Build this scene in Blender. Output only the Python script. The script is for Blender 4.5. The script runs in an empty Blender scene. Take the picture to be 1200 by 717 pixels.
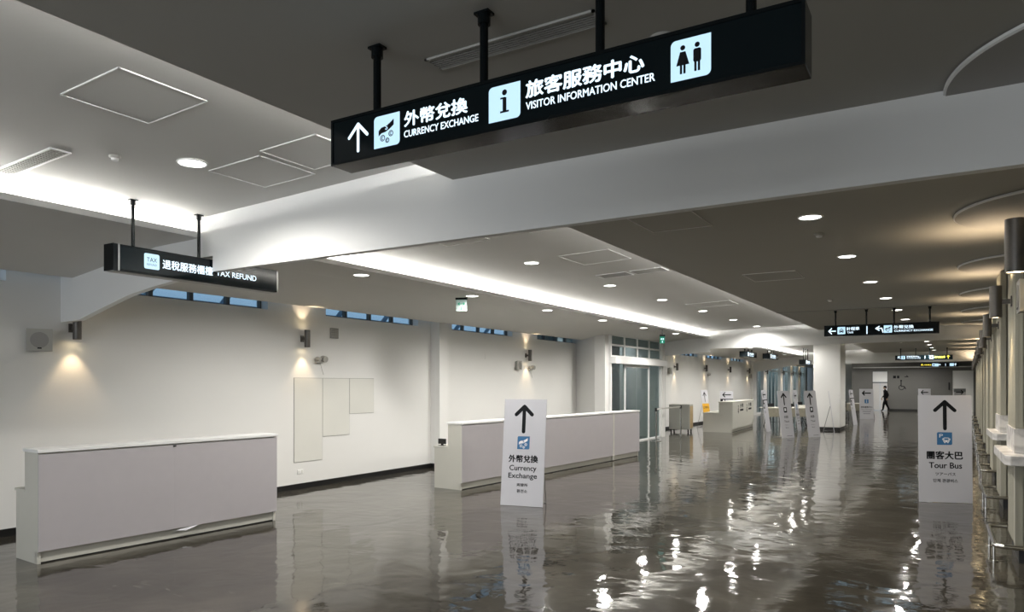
import bpy, bmesh, math, random
from mathutils import Vector, Matrix, Euler
random.seed(7)
S = bpy.context.scene
COL = S.collection
PI = math.pi

# ------------------------------------------------------------------ camera
F_PX, CAM_H = 838.0, 1.65
YAW = math.atan((1105 - 600) / F_PX)
cam = bpy.data.cameras.new('camera')
cam.sensor_width = 36.0
cam.lens = 36.0 * F_PX / 1200.0
cam.shift_y = (450 - 358.5) / 1200.0
cam.clip_start, cam.clip_end = 0.05, 300
camo = bpy.data.objects.new('camera', cam)
COL.objects.link(camo)
camo.location = (0, 0, CAM_H)
camo.rotation_euler = (PI / 2, 0, YAW)
S.camera = camo

# ------------------------------------------------------------------ world, exposure, big lights
w = bpy.data.worlds.new('world'); S.world = w
w.use_nodes = True
bg = w.node_tree.nodes['Background']
bg.inputs[0].default_value = (0.30, 0.45, 0.62, 1)
bg.inputs[1].default_value = 0.8
S.view_settings.view_transform = 'Standard'
S.view_settings.look = 'None'
S.view_settings.gamma = 1.0
S.view_settings.exposure = 0.42
S.cycles.max_bounces = 7
S.cycles.diffuse_bounces = 4
S.cycles.glossy_bounces = 4
S.cycles.sample_clamp_indirect = 4.0
S.cycles.sample_clamp_direct = 0.0
S.cycles.caustics_reflective = False
S.cycles.caustics_refractive = False
S.cycles.use_denoising = True
try:
    S.cycles.use_light_tree = True
except Exception:
    pass

P_COVE = 46.0        # cove strip emission
P_DOWN = 120.0       # downlight watts
P_WALL = 11.0        # wall lamp watts per beam
P_DAY = 170.0       # daylight through the glazed end behind the camera

def light(name, kind, loc, energy, color=(1, 1, 1), parent=None, rot=(0, 0, 0), **kw):
    l = bpy.data.lights.new(name, kind)
    l.energy = energy; l.color = color
    for k, v in kw.items(): setattr(l, k, v)
    o = bpy.data.objects.new(name, l); COL.objects.link(o)
    o.location = loc; o.rotation_euler = rot
    if parent: o.parent = parent
    return o
light('daylight', 'AREA', (-3.4, -5.7, 1.9), P_DAY, (0.95, 0.975, 1.0), rot=(PI / 2, 0, 0),
      shape='RECTANGLE', size=8.5, size_y=2.2)

light('lobby_fill', 'AREA', (-8.8, 19.8, 3.0), 32, (0.88, 0.94, 1.0), rot=(0, 0, 0), shape='RECTANGLE', size=1.2, size_y=3.0)  # unseen fill lamp added to brighten the lobby behind the door glass
light('corridor_fill', 'AREA', (-9.7, 47.5, 3.2), 130, (0.88, 0.94, 1.0), rot=(0, 0, 0), shape='RECTANGLE', size=1.2, size_y=16)  # added fill lamp, out of view; lifts the outer wall behind the far panes

# ------------------------------------------------------------------ materials
def lin(r, g, b):
    f = lambda c: (c / 255) / 12.92 if c <= 10 else ((c / 255 + .055) / 1.055) ** 2.4
    return (f(r), f(g), f(b), 1)
def mat(name, col, rough=.5, metal=0, spec=.5, noise=None, bump=None, emit=None, strength=0, coat=0):
    m = bpy.data.materials.new(name); m.use_nodes = True
    nt = m.node_tree; b = nt.nodes['Principled BSDF']
    b.inputs['Base Color'].default_value = col
    b.inputs['Roughness'].default_value = rough
    b.inputs['Metallic'].default_value = metal
    b.inputs['Specular IOR Level'].default_value = spec
    b.inputs['Coat Weight'].default_value = coat
    if emit:
        b.inputs['Emission Color'].default_value = emit
        b.inputs['Emission Strength'].default_value = strength
    if noise or bump:
        tc = nt.nodes.new('ShaderNodeTexCoord')
    if noise:
        sc, amt = noise
        n = nt.nodes.new('ShaderNodeTexNoise'); n.inputs['Scale'].default_value = sc; n.inputs['Detail'].default_value = 5
        nt.links.new(tc.outputs['Object'], n.inputs['Vector'])
        mx = nt.nodes.new('ShaderNodeMixRGB'); mx.blend_type = 'MULTIPLY'
        cr = nt.nodes.new('ShaderNodeMapRange'); cr.inputs[3].default_value = 1 - amt; cr.inputs[4].default_value = 1 + amt
        cr.inputs[1].default_value = .3; cr.inputs[2].default_value = .7
        nt.links.new(n.outputs['Fac'], cr.inputs[0])
        mx.inputs[0].default_value = 1; mx.inputs[1].default_value = col
        nt.links.new(cr.outputs[0], mx.inputs[2])
        nt.links.new(mx.outputs[0], b.inputs['Base Color'])
    if bump:
        sc, st = bump
        n2 = nt.nodes.new('ShaderNodeTexNoise'); n2.inputs['Scale'].default_value = sc
        nt.links.new(tc.outputs['Object'], n2.inputs['Vector'])
        bp = nt.nodes.new('ShaderNodeBump'); bp.inputs['Strength'].default_value = st; bp.inputs['Distance'].default_value = .01
        nt.links.new(n2.outputs['Fac'], bp.inputs['Height']); nt.links.new(bp.outputs[0], b.inputs['Normal'])
    return m
M = {}
M['wall'] = mat('white wall paint', (.78, .775, .755, 1), .6, noise=(.6, .02), bump=(3, .05))
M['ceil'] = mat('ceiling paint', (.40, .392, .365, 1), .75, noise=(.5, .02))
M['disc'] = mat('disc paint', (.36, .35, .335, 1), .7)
M['ceil_lit'] = mat('ceiling paint lit tone', (.64, .63, .605, 1), .75, noise=(.5, .02))  # same ceiling paint; extra light on strip and soffit put into the colour
M['beam'] = mat('beam paint', (.83, .83, .82, 1), .65, noise=(.7, .015))
M['grey_wall'] = mat('dark grey wall paint', (.13, .128, .12, 1), .6, noise=(1, .03))
M['skirt'] = mat('black skirting', (.008, .008, .008, 1), .4)
M['line'] = mat('joint grey', (.28, .275, .26, 1), .8)  # grey of the ceiling joint and panel gap strips
M['panel'] = mat('panel paint', (.69, .685, .64, 1), .6, noise=(2, .02))
M['hatch'] = mat('hatch paint', (.40, .392, .365, 1), .7)
M['bright_trim'] = mat('white aluminium trim', (.85, .85, .84, 1), .35)
M['lam_front'] = mat('grey violet laminate', (.47, .445, .465, 1), .45, noise=(8, .015))
M['lam_body'] = mat('cream laminate', (.62, .61, .55, 1), .45, noise=(6, .01))
M['black_metal'] = mat('black painted metal', (.005, .007, .008, 1), .16, spec=.22)
M['sign_face'] = mat('dark sign face', (.003, .007, .009, 1), .10, spec=.28)
M['lit_white'] = mat('backlit lettering', (.3, .35, .4, 1), .4, emit=(.70, .88, 1, 1), strength=1.15)
M['lit_icon'] = mat('backlit pictogram field', (.14, .20, .26, 1), .4, emit=(.50, .74, .92, 1), strength=.85)
M['lit_yellow'] = mat('backlit yellow lettering', (.9, .8, .1, 1), .4, emit=(1, .80, .06, 1), strength=.9)
M['dark_ink'] = mat('dark ink', (.006, .007, .009, 1), .6, spec=.15)
M['blue_ink'] = mat('blue print', (.035, .15, .33, 1), .5)
M['pale_ink'] = mat('pale blue print', (.62, .72, .85, 1), .5)
M['white_ink'] = mat('white print', (.8, .82, .85, 1), .5)
M['grey_ink'] = mat('grey ink', (.20, .21, .23, 1), .5)
M['orange'] = mat('orange print', (.72, .38, .02, 1), .5)
M['board'] = mat('white board', (.56, .56, .60, 1), .5, noise=(4, .01))
M['board_edge'] = mat('board edge', (.5, .5, .52, 1), .6)
M['steel'] = mat('brushed steel', (.55, .55, .54, 1), .22, metal=1)
M['wire'] = mat('grey wire', (.3, .3, .3, 1), .4, metal=.7)
M['chrome'] = mat('polished steel tube', (.7, .69, .66, 1), .12, metal=1)
M['lamp_body'] = mat('brown grey lamp metal', (.10, .092, .083, 1), .38, metal=.5, noise=(60, .06))
M['lamp_glow'] = mat('warm lamp lens', (1, .9, .7, 1), .4, emit=(1, .78, .45, 1), strength=14)
M['dl_glow'] = mat('downlight lens', (1, 1, 1, 1), .4, emit=(1, .985, .93, 1), strength=9)
M['cove'] = mat('cove light strip', (1, 1, 1, 1), .5, emit=(1, .985, .94, 1), strength=P_COVE)
M['cove_soft'] = mat('soft cove light strip', (1, 1, 1, 1), .5, emit=(1, .99, .96, 1), strength=P_COVE * 2.3)
M['plastic'] = mat('off white plastic', (.40, .39, .36, 1), .45)
M['grille'] = mat('speaker grille', (.27, .265, .25, 1), .7, bump=(200, .3))
M['flute'] = mat('beige fluted panel', (.40, .385, .31, 1), .5, noise=(3, .03))
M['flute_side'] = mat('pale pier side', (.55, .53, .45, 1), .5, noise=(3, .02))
M['tan'] = mat('tan wood door', (.45, .33, .17, 1), .5, noise=(6, .05))
M['cab'] = mat('grey beige cabinet', (.42, .42, .38, 1), .5)
M['cloth'] = mat('cream table top', (.66, .64, .56, 1), .7)
M['skirtcloth'] = mat('khaki table cloth', (.30, .28, .22, 1), .8, noise=(9, .06))
M['black'] = mat('black matt', (.012, .012, .012, 1), .6)
M['person'] = mat('black clothes', (.006, .006, .007, 1), .9, spec=.1)
M['skin'] = mat('skin', (.30, .19, .13, 1), .6)
M['green'] = mat('lit green sign', (.003, .03, .018, 1), .6, spec=.1, emit=(.02, .42, .25, 1), strength=.4)
M['pale_green'] = mat('pale green sign', (.085, .10, .094, 1), .6, spec=.1, emit=(.6, .8, .72, 1), strength=.25)
M['door_white'] = mat('white door', (.60, .59, .58, 1), .5)
M['outside_frame'] = mat('outside steel', (.10, .18, .26, 1), .5)

def glass(name, col, rough=.02, alpha=.45):
    m = bpy.data.materials.new(name); m.use_nodes = True
    nt = m.node_tree; nt.nodes.clear()
    out = nt.nodes.new('ShaderNodeOutputMaterial')
    tr = nt.nodes.new('ShaderNodeBsdfTransparent'); tr.inputs[0].default_value = col
    gl = nt.nodes.new('ShaderNodeBsdfGlossy'); gl.inputs['Roughness'].default_value = rough
    mx = nt.nodes.new('ShaderNodeMixShader')
    mx.inputs[0].default_value = .09; nt.links.new(tr.outputs[0], mx.inputs[1]); nt.links.new(gl.outputs[0], mx.inputs[2])
    nt.links.new(mx.outputs[0], out.inputs[0])
    return m
M['glass'] = glass('clear window glass', (.85, .92, .95, 1))
M['door_glass'] = glass('grey green door glass', (.64, .69, .68, 1))

def marble():
    m = mat('veined white marble', (.72, .70, .68, 1), .25)
    nt = m.node_tree; b = nt.nodes['Principled BSDF']
    tc = nt.nodes.new('ShaderNodeTexCoord')
    n = nt.nodes.new('ShaderNodeTexNoise'); n.inputs['Scale'].default_value = 2.2; n.inputs['Detail'].default_value = 9; n.inputs['Distortion'].default_value = 1.0
    nt.links.new(tc.outputs['Object'], n.inputs['Vector'])
    r = nt.nodes.new('ShaderNodeValToRGB')
    e = r.color_ramp.elements
    e[0].position = .44; e[0].color = (.72, .70, .67, 1)
    e[1].position = .56; e[1].color = (.70, .68, .66, 1)
    k = r.color_ramp.elements.new(.5); k.color = (.50, .485, .47, 1)
    nt.links.new(n.outputs['Fac'], r.inputs[0]); nt.links.new(r.outputs[0], b.inputs['Base Color'])
    return m
M['marble'] = marble()

def floor_mat():
    m = bpy.data.materials.new('polished concrete'); m.use_nodes = True
    nt = m.node_tree; b = nt.nodes['Principled BSDF']; N = nt.nodes.new; L = nt.links.new
    tc = N('ShaderNodeTexCoord')
    def noise(scale, detail, vec_scale=(1, 1, 1), dist=0, rz=0):
        mp = N('ShaderNodeMapping'); mp.inputs['Scale'].default_value = vec_scale; mp.inputs['Rotation'].default_value = (0, 0, rz)
        L(tc.outputs['Object'], mp.inputs[0])
        n = N('ShaderNodeTexNoise'); n.inputs['Scale'].default_value = scale; n.inputs['Detail'].default_value = detail; n.inputs['Distortion'].default_value = dist
        L(mp.outputs[0], n.inputs['Vector']); return n.outputs['Fac']
    a = noise(.55, 9, dist=1.2); c = noise(3.2, 8, dist=.6)
    mx = N('ShaderNodeMath'); mx.operation = 'MULTIPLY_ADD'; mx.inputs[1].default_value = .45
    L(c, mx.inputs[0]); L(a, mx.inputs[2])
    r = N('ShaderNodeValToRGB'); e = r.color_ramp.elements
    e[0].position = .46; e[0].color = (.022, .019, .014, 1)
    e[1].position = .98; e[1].color = (.085, .076, .060, 1)
    k = e.new(.72); k.color = (.045, .040, .031, 1)
    L(mx.outputs[0], r.inputs[0])
    # pale scratches and trowel marks
    s = noise(2.4, 12, (1, 7, 1), 2.0, .5)
    sr = N('ShaderNodeMapRange'); sr.inputs[1].default_value = .62; sr.inputs[2].default_value = .70; sr.inputs[4].default_value = .45
    L(s, sr.inputs[0])
    m2 = N('ShaderNodeMixRGB'); m2.inputs[2].default_value = (.20, .185, .155, 1)
    L(sr.outputs[0], m2.inputs[0]); L(r.outputs[0], m2.inputs[1]); L(m2.outputs[0], b.inputs['Base Color'])
    # roughness
    rr = N('ShaderNodeMapRange'); rr.inputs[1].default_value = .35; rr.inputs[2].default_value = .7; rr.inputs[3].default_value = .03; rr.inputs[4].default_value = .09
    L(c, rr.inputs[0]); L(rr.outputs[0], b.inputs['Roughness'])
    b.inputs['Specular IOR Level'].default_value = .5
    # long gentle waves in the polish, fine grain on top
    h1 = noise(2.0, 2, (1, 1, 1), .6); h2 = noise(7, 2); h3 = noise(28, 2)
    a1 = N('ShaderNodeMath'); a1.operation = 'MULTIPLY_ADD'; a1.inputs[1].default_value = .15; L(h2, a1.inputs[0]); L(h1, a1.inputs[2])
    a2 = N('ShaderNodeMath'); a2.operation = 'MULTIPLY_ADD'; a2.inputs[1].default_value = .012; L(h3, a2.inputs[0]); L(a1.outputs[0], a2.inputs[2])
    bp = N('ShaderNodeBump'); bp.inputs['Strength'].default_value = 1; bp.inputs['Distance'].default_value = .0085
    L(a2.outputs[0], bp.inputs['Height']); L(bp.outputs[0], b.inputs['Normal'])
    return m
M['floor'] = floor_mat()

# ------------------------------------------------------------------ mesh helpers
class MB:
    def __init__(s): s.v = []; s.f = []
    def add(s, vs, fs):
        o = len(s.v); s.v += [tuple(x) for x in vs]; s.f += [tuple(i + o for i in f) for f in fs]; return s
    def box(s, x0, x1, y0, y1, z0, z1):
        return s.add([(x0, y0, z0), (x1, y0, z0), (x1, y1, z0), (x0, y1, z0), (x0, y0, z1), (x1, y0, z1), (x1, y1, z1), (x0, y1, z1)],
                     [(0, 3, 2, 1), (4, 5, 6, 7), (0, 1, 5, 4), (1, 2, 6, 5), (2, 3, 7, 6), (3, 0, 4, 7)])
    def prism(s, pts, a, b, axis='y'):
        # pts in the plane perpendicular to axis: y -> (x,z), z -> (x,y), x -> (y,z)
        n = len(pts)
        mk = {'y': lambda p, t: (p[0], t, p[1]), 'z': lambda p, t: (p[0], p[1], t), 'x': lambda p, t: (t, p[0], p[1])}[axis]
        vs = [mk(p, a) for p in pts] + [mk(p, b) for p in pts]
        return s.add(vs, [tuple(range(n)), tuple(range(2 * n - 1, n - 1, -1))] + [(i, i + n, (i + 1) % n + n, (i + 1) % n) for i in range(n)])
    def cyl(s, p0, p1, r0, r1=None, n=20, caps=True):
        r1 = r0 if r1 is None else r1
        p0, p1 = Vector(p0), Vector(p1); d = (p1 - p0).normalized()
        a = d.orthogonal().normalized(); b = d.cross(a)
        vs = []
        for p, r in ((p0, r0), (p1, r1)):
            for i in range(n):
                t = 2 * PI * i / n; vs.append(p + a * math.cos(t) * r + b * math.sin(t) * r)
        fs = [(i, (i + 1) % n, (i + 1) % n + n, i + n) for i in range(n)]
        if caps: fs += [tuple(range(n - 1, -1, -1)), tuple(range(n, 2 * n))]
        return s.add(vs, fs)
    def tube(s, pts, r, n=10):
        for a, b in zip(pts, pts[1:]): s.cyl(a, b, r, n=n)
        for p in pts[1:-1]: s.ball(p, r * 1.0, 8)
        return s
    def ball(s, c, r, n=12, sz=1):
        c = Vector(c); vs = []; m = max(4, n // 2)
        for j in range(m + 1):
            ph = PI * j / m
            for i in range(n):
                t = 2 * PI * i / n; vs.append(c + Vector((math.sin(ph) * math.cos(t) * r, math.sin(ph) * math.sin(t) * r, math.cos(ph) * r * sz)))
        fs = [(j * n + i, (j + 1) * n + i, (j + 1) * n + (i + 1) % n, j * n + (i + 1) % n) for j in range(m) for i in range(n)]
        return s.add(vs, fs)
    def lathe(s, prof, c=(0, 0, 0), n=32):
        vs = []
        for r, z in prof:
            for i in range(n):
                t = 2 * PI * i / n; vs.append((c[0] + r * math.cos(t), c[1] + r * math.sin(t), c[2] + z))
        k = len(prof)
        fs = [(j * n + i, j * n + (i + 1) % n, (j + 1) * n + (i + 1) % n, (j + 1) * n + i) for j in range(k - 1) for i in range(n)]
        return s.add(vs, fs)
    def build(s, name, m, parent=None, bevel=0, smooth=False):
        me = bpy.data.meshes.new(name); me.from_pydata(s.v, [], s.f); me.validate()
        bm = bmesh.new(); bm.from_mesh(me)
        bmesh.ops.remove_doubles(bm, verts=bm.verts, dist=1e-5)
        bmesh.ops.recalc_face_normals(bm, faces=bm.faces)
        if bevel:
            bmesh.ops.bevel(bm, geom=[e for e in bm.edges if e.calc_face_angle(0) > .6], offset=bevel, segments=2, affect='EDGES', profile=.5)
        if smooth:
            for f in bm.faces: f.smooth = True
            for e in bm.edges:
                if e.calc_face_angle(0) > .7: e.smooth = False
        bm.to_mesh(me); bm.free()
        me.materials.append(M[m] if isinstance(m, str) else m)
        o = bpy.data.objects.new(name, me); COL.objects.link(o)
        if parent: o.parent = parent
        return o

def thing(name, label, cat, loc=(0, 0, 0), rz=0, group=None):
    o = bpy.data.objects.new(name, None); COL.objects.link(o)
    o.location = loc; o.rotation_euler = (0, 0, rz); o.empty_display_size = .1
    o['label'] = label; o['category'] = cat
    if group: o['group'] = group
    return o
def tag(o, label, cat, group=None):
    o['label'] = label; o['category'] = cat
    if group: o['group'] = group
    return o
def struct(o, label=None, cat='building'):
    o['kind'] = 'structure'
    if label: o['label'] = label; o['category'] = cat
    return o
def dup(o, loc=None, rz=None, label=None, parent=None):
    c = o.copy(); COL.objects.link(c)
    if parent: c.parent = parent
    if loc is not None: c.location = loc
    if rz is not None: c.rotation_euler = (0, 0, rz)
    if label: c['label'] = label
    for ch in list(o.children): dup(ch, parent=c)
    return c

# text: the built-in font (with its CJK fallback) turned to a flat mesh fitted to a box
def text_polys(body, w, h, bold=.0):
    cu = bpy.data.curves.new('t', 'FONT'); cu.body = body; cu.size = 1; cu.offset = bold; cu.resolution_u = 3
    o = bpy.data.objects.new('t', cu); COL.objects.link(o)
    dg = bpy.context.evaluated_depsgraph_get(); dg.update()
    me = bpy.data.meshes.new_from_object(o.evaluated_get(dg))
    vs = [(v.co.x, v.co.y) for v in me.vertices]; fs = [tuple(p.vertices) for p in me.polygons]
    bpy.data.objects.remove(o); bpy.data.curves.remove(cu); bpy.data.meshes.remove(me)
    if not vs: return [], []
    x0 = min(v[0] for v in vs); x1 = max(v[0] for v in vs); y0 = min(v[1] for v in vs); y1 = max(v[1] for v in vs)
    return [((x - (x0 + x1) / 2) / (x1 - x0) * w, (y - (y0 + y1) / 2) / (y1 - y0) * h) for x, y in vs], fs

class Flat:
    """flat print: collects 2-D shapes and maps them (u, v, lift) to a surface"""
    def __init__(s, mp, gap=.012): s.mp = mp; s.bb = []; s.items = []; s.gap = gap
    def _add(s, uv, fs, d):
        s.items.append(([s.mp(u, v, d) for u, v in uv], fs))
        s.bb.append((min(p[0] for p in uv), max(p[0] for p in uv), min(p[1] for p in uv), max(p[1] for p in uv)))
    def poly(s, pts, d=.001):
        s._add(pts, [tuple(range(len(pts)))], d); return s
    def rect(s, u, v, w, h, d=.001, r=0, corners=(1, 1, 1, 1)):
        if not r: return s.poly([(u - w / 2, v - h / 2), (u + w / 2, v - h / 2), (u + w / 2, v + h / 2), (u - w / 2, v + h / 2)], d)
        pts = []
        for k, (cx, cy, a0) in enumerate(((w / 2 - r, h / 2 - r, 0), (-w / 2 + r, h / 2 - r, 90), (-w / 2 + r, -h / 2 + r, 180), (w / 2 - r, -h / 2 + r, 270))):
            if corners[k]:
                pts += [(u + cx + r * math.cos(math.radians(a0 + t)), v + cy + r * math.sin(math.radians(a0 + t))) for t in (0, 22, 45, 68, 90)]
            else:
                pts.append((u + (w / 2 if cx > 0 else -w / 2), v + (h / 2 if cy > 0 else -h / 2)))
        return s.poly(pts, d)
    def disc(s, u, v, r, d=.001, n=18, sx=1):
        return s.poly([(u + r * sx * math.cos(2 * PI * i / n), v + r * math.sin(2 * PI * i / n)) for i in range(n)], d)
    def ring(s, u, v, r, t, d=.001, n=18, a0=0, a1=360):
        for i in range(n):
            a, b = math.radians(a0 + (a1 - a0) * i / n), math.radians(a0 + (a1 - a0) * (i + 1) / n)
            s.poly([(u + r * math.cos(a), v + r * math.sin(a)), (u + r * math.cos(b), v + r * math.sin(b)),
                    (u + (r - t) * math.cos(b), v + (r - t) * math.sin(b)), (u + (r - t) * math.cos(a), v + (r - t) * math.sin(a))], d)
        return s
    def stroke(s, a, b, t, d=.001, cap=True):
        dx, dy = b[0] - a[0], b[1] - a[1]; L = math.hypot(dx, dy); dx /= L; dy /= L
        base = math.atan2(dy, dx); n = 6 if cap else 1
        pts = [(b[0] + t / 2 * math.cos(base - PI / 2 + PI * i / n), b[1] + t / 2 * math.sin(base - PI / 2 + PI * i / n)) for i in range(n + 1)]
        pts += [(a[0] + t / 2 * math.cos(base + PI / 2 + PI * i / n), a[1] + t / 2 * math.sin(base + PI / 2 + PI * i / n)) for i in range(n + 1)]
        return s.poly(pts, d)
    def arrow(s, u, v, w, h, t, ang=0, d=.001, tail=True):
        c, n = math.cos(ang), math.sin(ang)
        R = lambda x, y: (u + x * c - y * n, v + x * n + y * c)
        if tail: s.stroke(R(0, -h / 2 + t / 2), R(0, h / 2 - t * .8), t, d)
        s.stroke(R(0, h / 2 - t * .55), R(-w / 2 + t / 2, h / 2 - w / 2), t, d * 1.05)
        s.stroke(R(0, h / 2 - t * .55), R(w / 2 - t / 2, h / 2 - w / 2), t, d * 1.1)
        return s
    def text(s, body, u, v, w, h, bold=0.0, d=.001):
        # weight: the same outline laid again a hair to each side
        n = max(1, len(body)); e = bold * min(h, w / n) * 1.1
        shifts = [(0, 0)] if e == 0 else [(0, 0), (e, 0), (-e, 0), (0, e * .8), (0, -e * .8)]
        vs, fs = text_polys(body, w - 2 * e, h - 1.6 * e)
        if not vs: return s
        V, F_ = [], []
        uvs = []
        for k, (ax, ay) in enumerate(shifts):
            o = len(V)
            V += [s.mp(u + a + ax, v + b + ay, d + k * .00003) for a, b in vs]; F_ += [tuple(q + o for q in f) for f in fs]
            uvs += [(u + a + ax, v + b + ay) for a, b in vs]
        s.items.append((V, F_))
        s.bb.append((min(p[0] for p in uvs), max(p[0] for p in uvs), min(p[1] for p in uvs), max(p[1] for p in uvs)))
        return s
    def build(s, name, m, parent=None):
        """one object per separate mark: shapes whose boxes lie within a small gap belong together"""
        it = [[list(b), [i]] for i, b in enumerate(s.bb)]
        g = s.gap; ch = True
        while ch:
            ch = False
            for i in range(len(it)):
                for j in range(i + 1, len(it)):
                    a, b = it[i][0], it[j][0]
                    if a[0] - g < b[1] and b[0] - g < a[1] and a[2] - g < b[3] and b[2] - g < a[3]:
                        it[i] = [[min(a[0], b[0]), max(a[1], b[1]), min(a[2], b[2]), max(a[3], b[3])], it[i][1] + it[j][1]]
                        del it[j]; ch = True; break
                if ch: break
        for _, ids in it:
            vs, fs = [], []
            for k in ids:
                v, f = s.items[k]; o = len(vs); vs += v; fs += [tuple(q + o for q in p) for p in f]
            me = bpy.data.meshes.new(name); me.from_pydata([tuple(v) for v in vs], [], fs)
            me.materials.append(M[m]); ob = bpy.data.objects.new(name, me); COL.objects.link(ob)
            if parent: ob.parent = parent
        return ob

# pictograms: each draws on a field of size q centred on (u, v); returns nothing, adds to the given Flats
def ico_exchange(ink, hole, u, v, q, d=.002):
    R = lambda x, y: (u + x * q, v + y * q)
    top = [(-.34, .04), (-.22, .13), (-.05, .15), (.12, .22), (.30, .33)]; bot = [(-.34, -.14), (-.22, -.06), (-.05, -.04), (.12, .03), (.30, .14)]
    for i in range(4): ink.poly([R(*top[i]), R(*top[i + 1]), R(*bot[i + 1]), R(*bot[i])], d)
    hole.text('S', *R(0, .11), .11 * q, .17 * q, .05, d * 1.6)
    for x, y, r in ((-.17, -.22, .105), (.18, -.12, .10), (.03, -.32, .085)):
        ink.ring(*R(x, y), r * q, .03 * q, d, 16)
        ink.ring(*R(x, y), r * q * .52, .025 * q, d, 8, 50, 310)

def ico_info(ink, hole, u, v, q, d=.002):
    ink.disc(u + .01 * q, v + .29 * q, .085 * q, d)
    ink.rect(u + .01 * q, v - .06 * q, .13 * q, .40 * q, d); ink.rect(u - .05 * q, v + .13 * q, .17 * q, .05 * q, d * 1.05)
    ink.rect(u + .01 * q, v - .27 * q, .30 * q, .055 * q, d * 1.1)
def ico_wc(ink, hole, u, v, q, d=.002):
    for x, wom in ((-.20, 1), (.17, 0)):
        ink.disc(u + x * q, v + .30 * q, .065 * q, d)
        if wom:
            ink.poly([(u + (x + a) * q, v + b * q) for a, b in ((-.07, .20), (.07, .20), (.17, -.14), (-.17, -.14))][::-1], d)
        else:
            ink.rect(u + x * q, v + .04 * q, .20 * q, .34 * q, d, r=.05 * q)
        for k in (-.045, .045):
            ink.rect(u + (x + k) * q, v - .24 * q, .06 * q, .24 * q, d * 1.05)
def ico_bus(ink, hole, u, v, q, d=.002):
    ink.text('P', u - .24 * q, v + .22 * q, .26 * q, .28 * q, .02, d)
    ink.rect(u + .12 * q, v - .10 * q, .42 * q, .36 * q, d, r=.08 * q)
    hole.rect(u + .12 * q, v - .04 * q, .30 * q, .13 * q, d * 1.6)
    for k in (-.11, .11):
        ink.rect(u + (.12 + k) * q, v - .30 * q, .08 * q, .09 * q, d * 1.1)
        hole.disc(u + (.12 + k) * q, v - .19 * q, .035 * q, d * 1.7)
    for k in (-.25, .25): ink.rect(u + (.12 + k) * q, v - .05 * q, .05 * q, .13 * q, d * 1.15)
def ico_taxi(ink, hole, u, v, q, d=.002):
    ink.poly([(u + a * q, v + b * q) for a, b in ((-.28, -.05), (-.20, .18), (.20, .18), (.28, -.05), (.28, -.22), (-.28, -.22))][::-1], d)
    hole.poly([(u + a * q, v + b * q) for a, b in ((-.20, .0), (-.15, .13), (.15, .13), (.20, .0))][::-1], d * 1.5)
    ink.rect(u, v + .24 * q, .18 * q, .08 * q, d)
    for k in (-.2, .2): hole.disc(u + k * q, v - .10 * q, .04 * q, d * 1.5); ink.rect(u + k * q, v - .27 * q, .1 * q, .09 * q, d)
def ico_tax(ink, hole, u, v, q, d=.002):
    ink.text('TAX', u, v + .10 * q, .66 * q, .26 * q, .01, d)
    ink.text('REFUND', u, v - .20 * q, .64 * q, .13 * q, .0, d)

# ------------------------------------------------------------------ drift of the right-hand rows
dx = lambda y: .024 * (y - 7.67)
WX = -8.68
Y1, Y2, Y3 = 4.36, 21.8, 39.0

# ================================================================== STRUCTURE
struct(MB().add([(-12, -6, 0), (3, -6, 0), (3, 58, 0), (-12, 58, 0)], [(0, 1, 2, 3)]).build('floor', 'floor'))

# ceiling (main slab on the right, raised sloped strip, soffit on the left, cove)
c = MB()
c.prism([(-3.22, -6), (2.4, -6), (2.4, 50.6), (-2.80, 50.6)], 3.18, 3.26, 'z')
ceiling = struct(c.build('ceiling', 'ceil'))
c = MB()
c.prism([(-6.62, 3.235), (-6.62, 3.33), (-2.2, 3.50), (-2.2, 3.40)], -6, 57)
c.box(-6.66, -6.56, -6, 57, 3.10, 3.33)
c.build('raised_strip', 'ceil_lit', ceiling)
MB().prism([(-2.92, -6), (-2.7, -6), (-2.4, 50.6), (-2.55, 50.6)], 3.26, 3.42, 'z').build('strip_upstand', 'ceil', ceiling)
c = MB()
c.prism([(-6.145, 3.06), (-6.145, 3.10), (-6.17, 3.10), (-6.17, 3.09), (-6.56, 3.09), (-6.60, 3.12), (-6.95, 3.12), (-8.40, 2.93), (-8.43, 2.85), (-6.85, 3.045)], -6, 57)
c.build('soffit', 'ceil_lit', ceiling)
MB().box(-6.145, -6.13, -6, 57, 3.058, 3.112).build('cove_lip', 'bright_trim', ceiling)
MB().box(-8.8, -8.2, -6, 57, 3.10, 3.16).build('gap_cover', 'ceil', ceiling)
MB().box(-6.50, -6.38, -6, 56, 3.095, 3.115).build('cove_light', 'cove', ceiling)
MB().prism([(-2.98, -5.9), (-2.94, -5.9), (-2.60, 50), (-2.64, 50)], 3.262, 3.275, 'z').build('cove_light', 'cove_soft', ceiling)
MB().box(-3.06, 1.6, 16.05, 16.08, 3.172, 3.181).build('ceiling_joint', 'line', ceiling)

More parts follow.
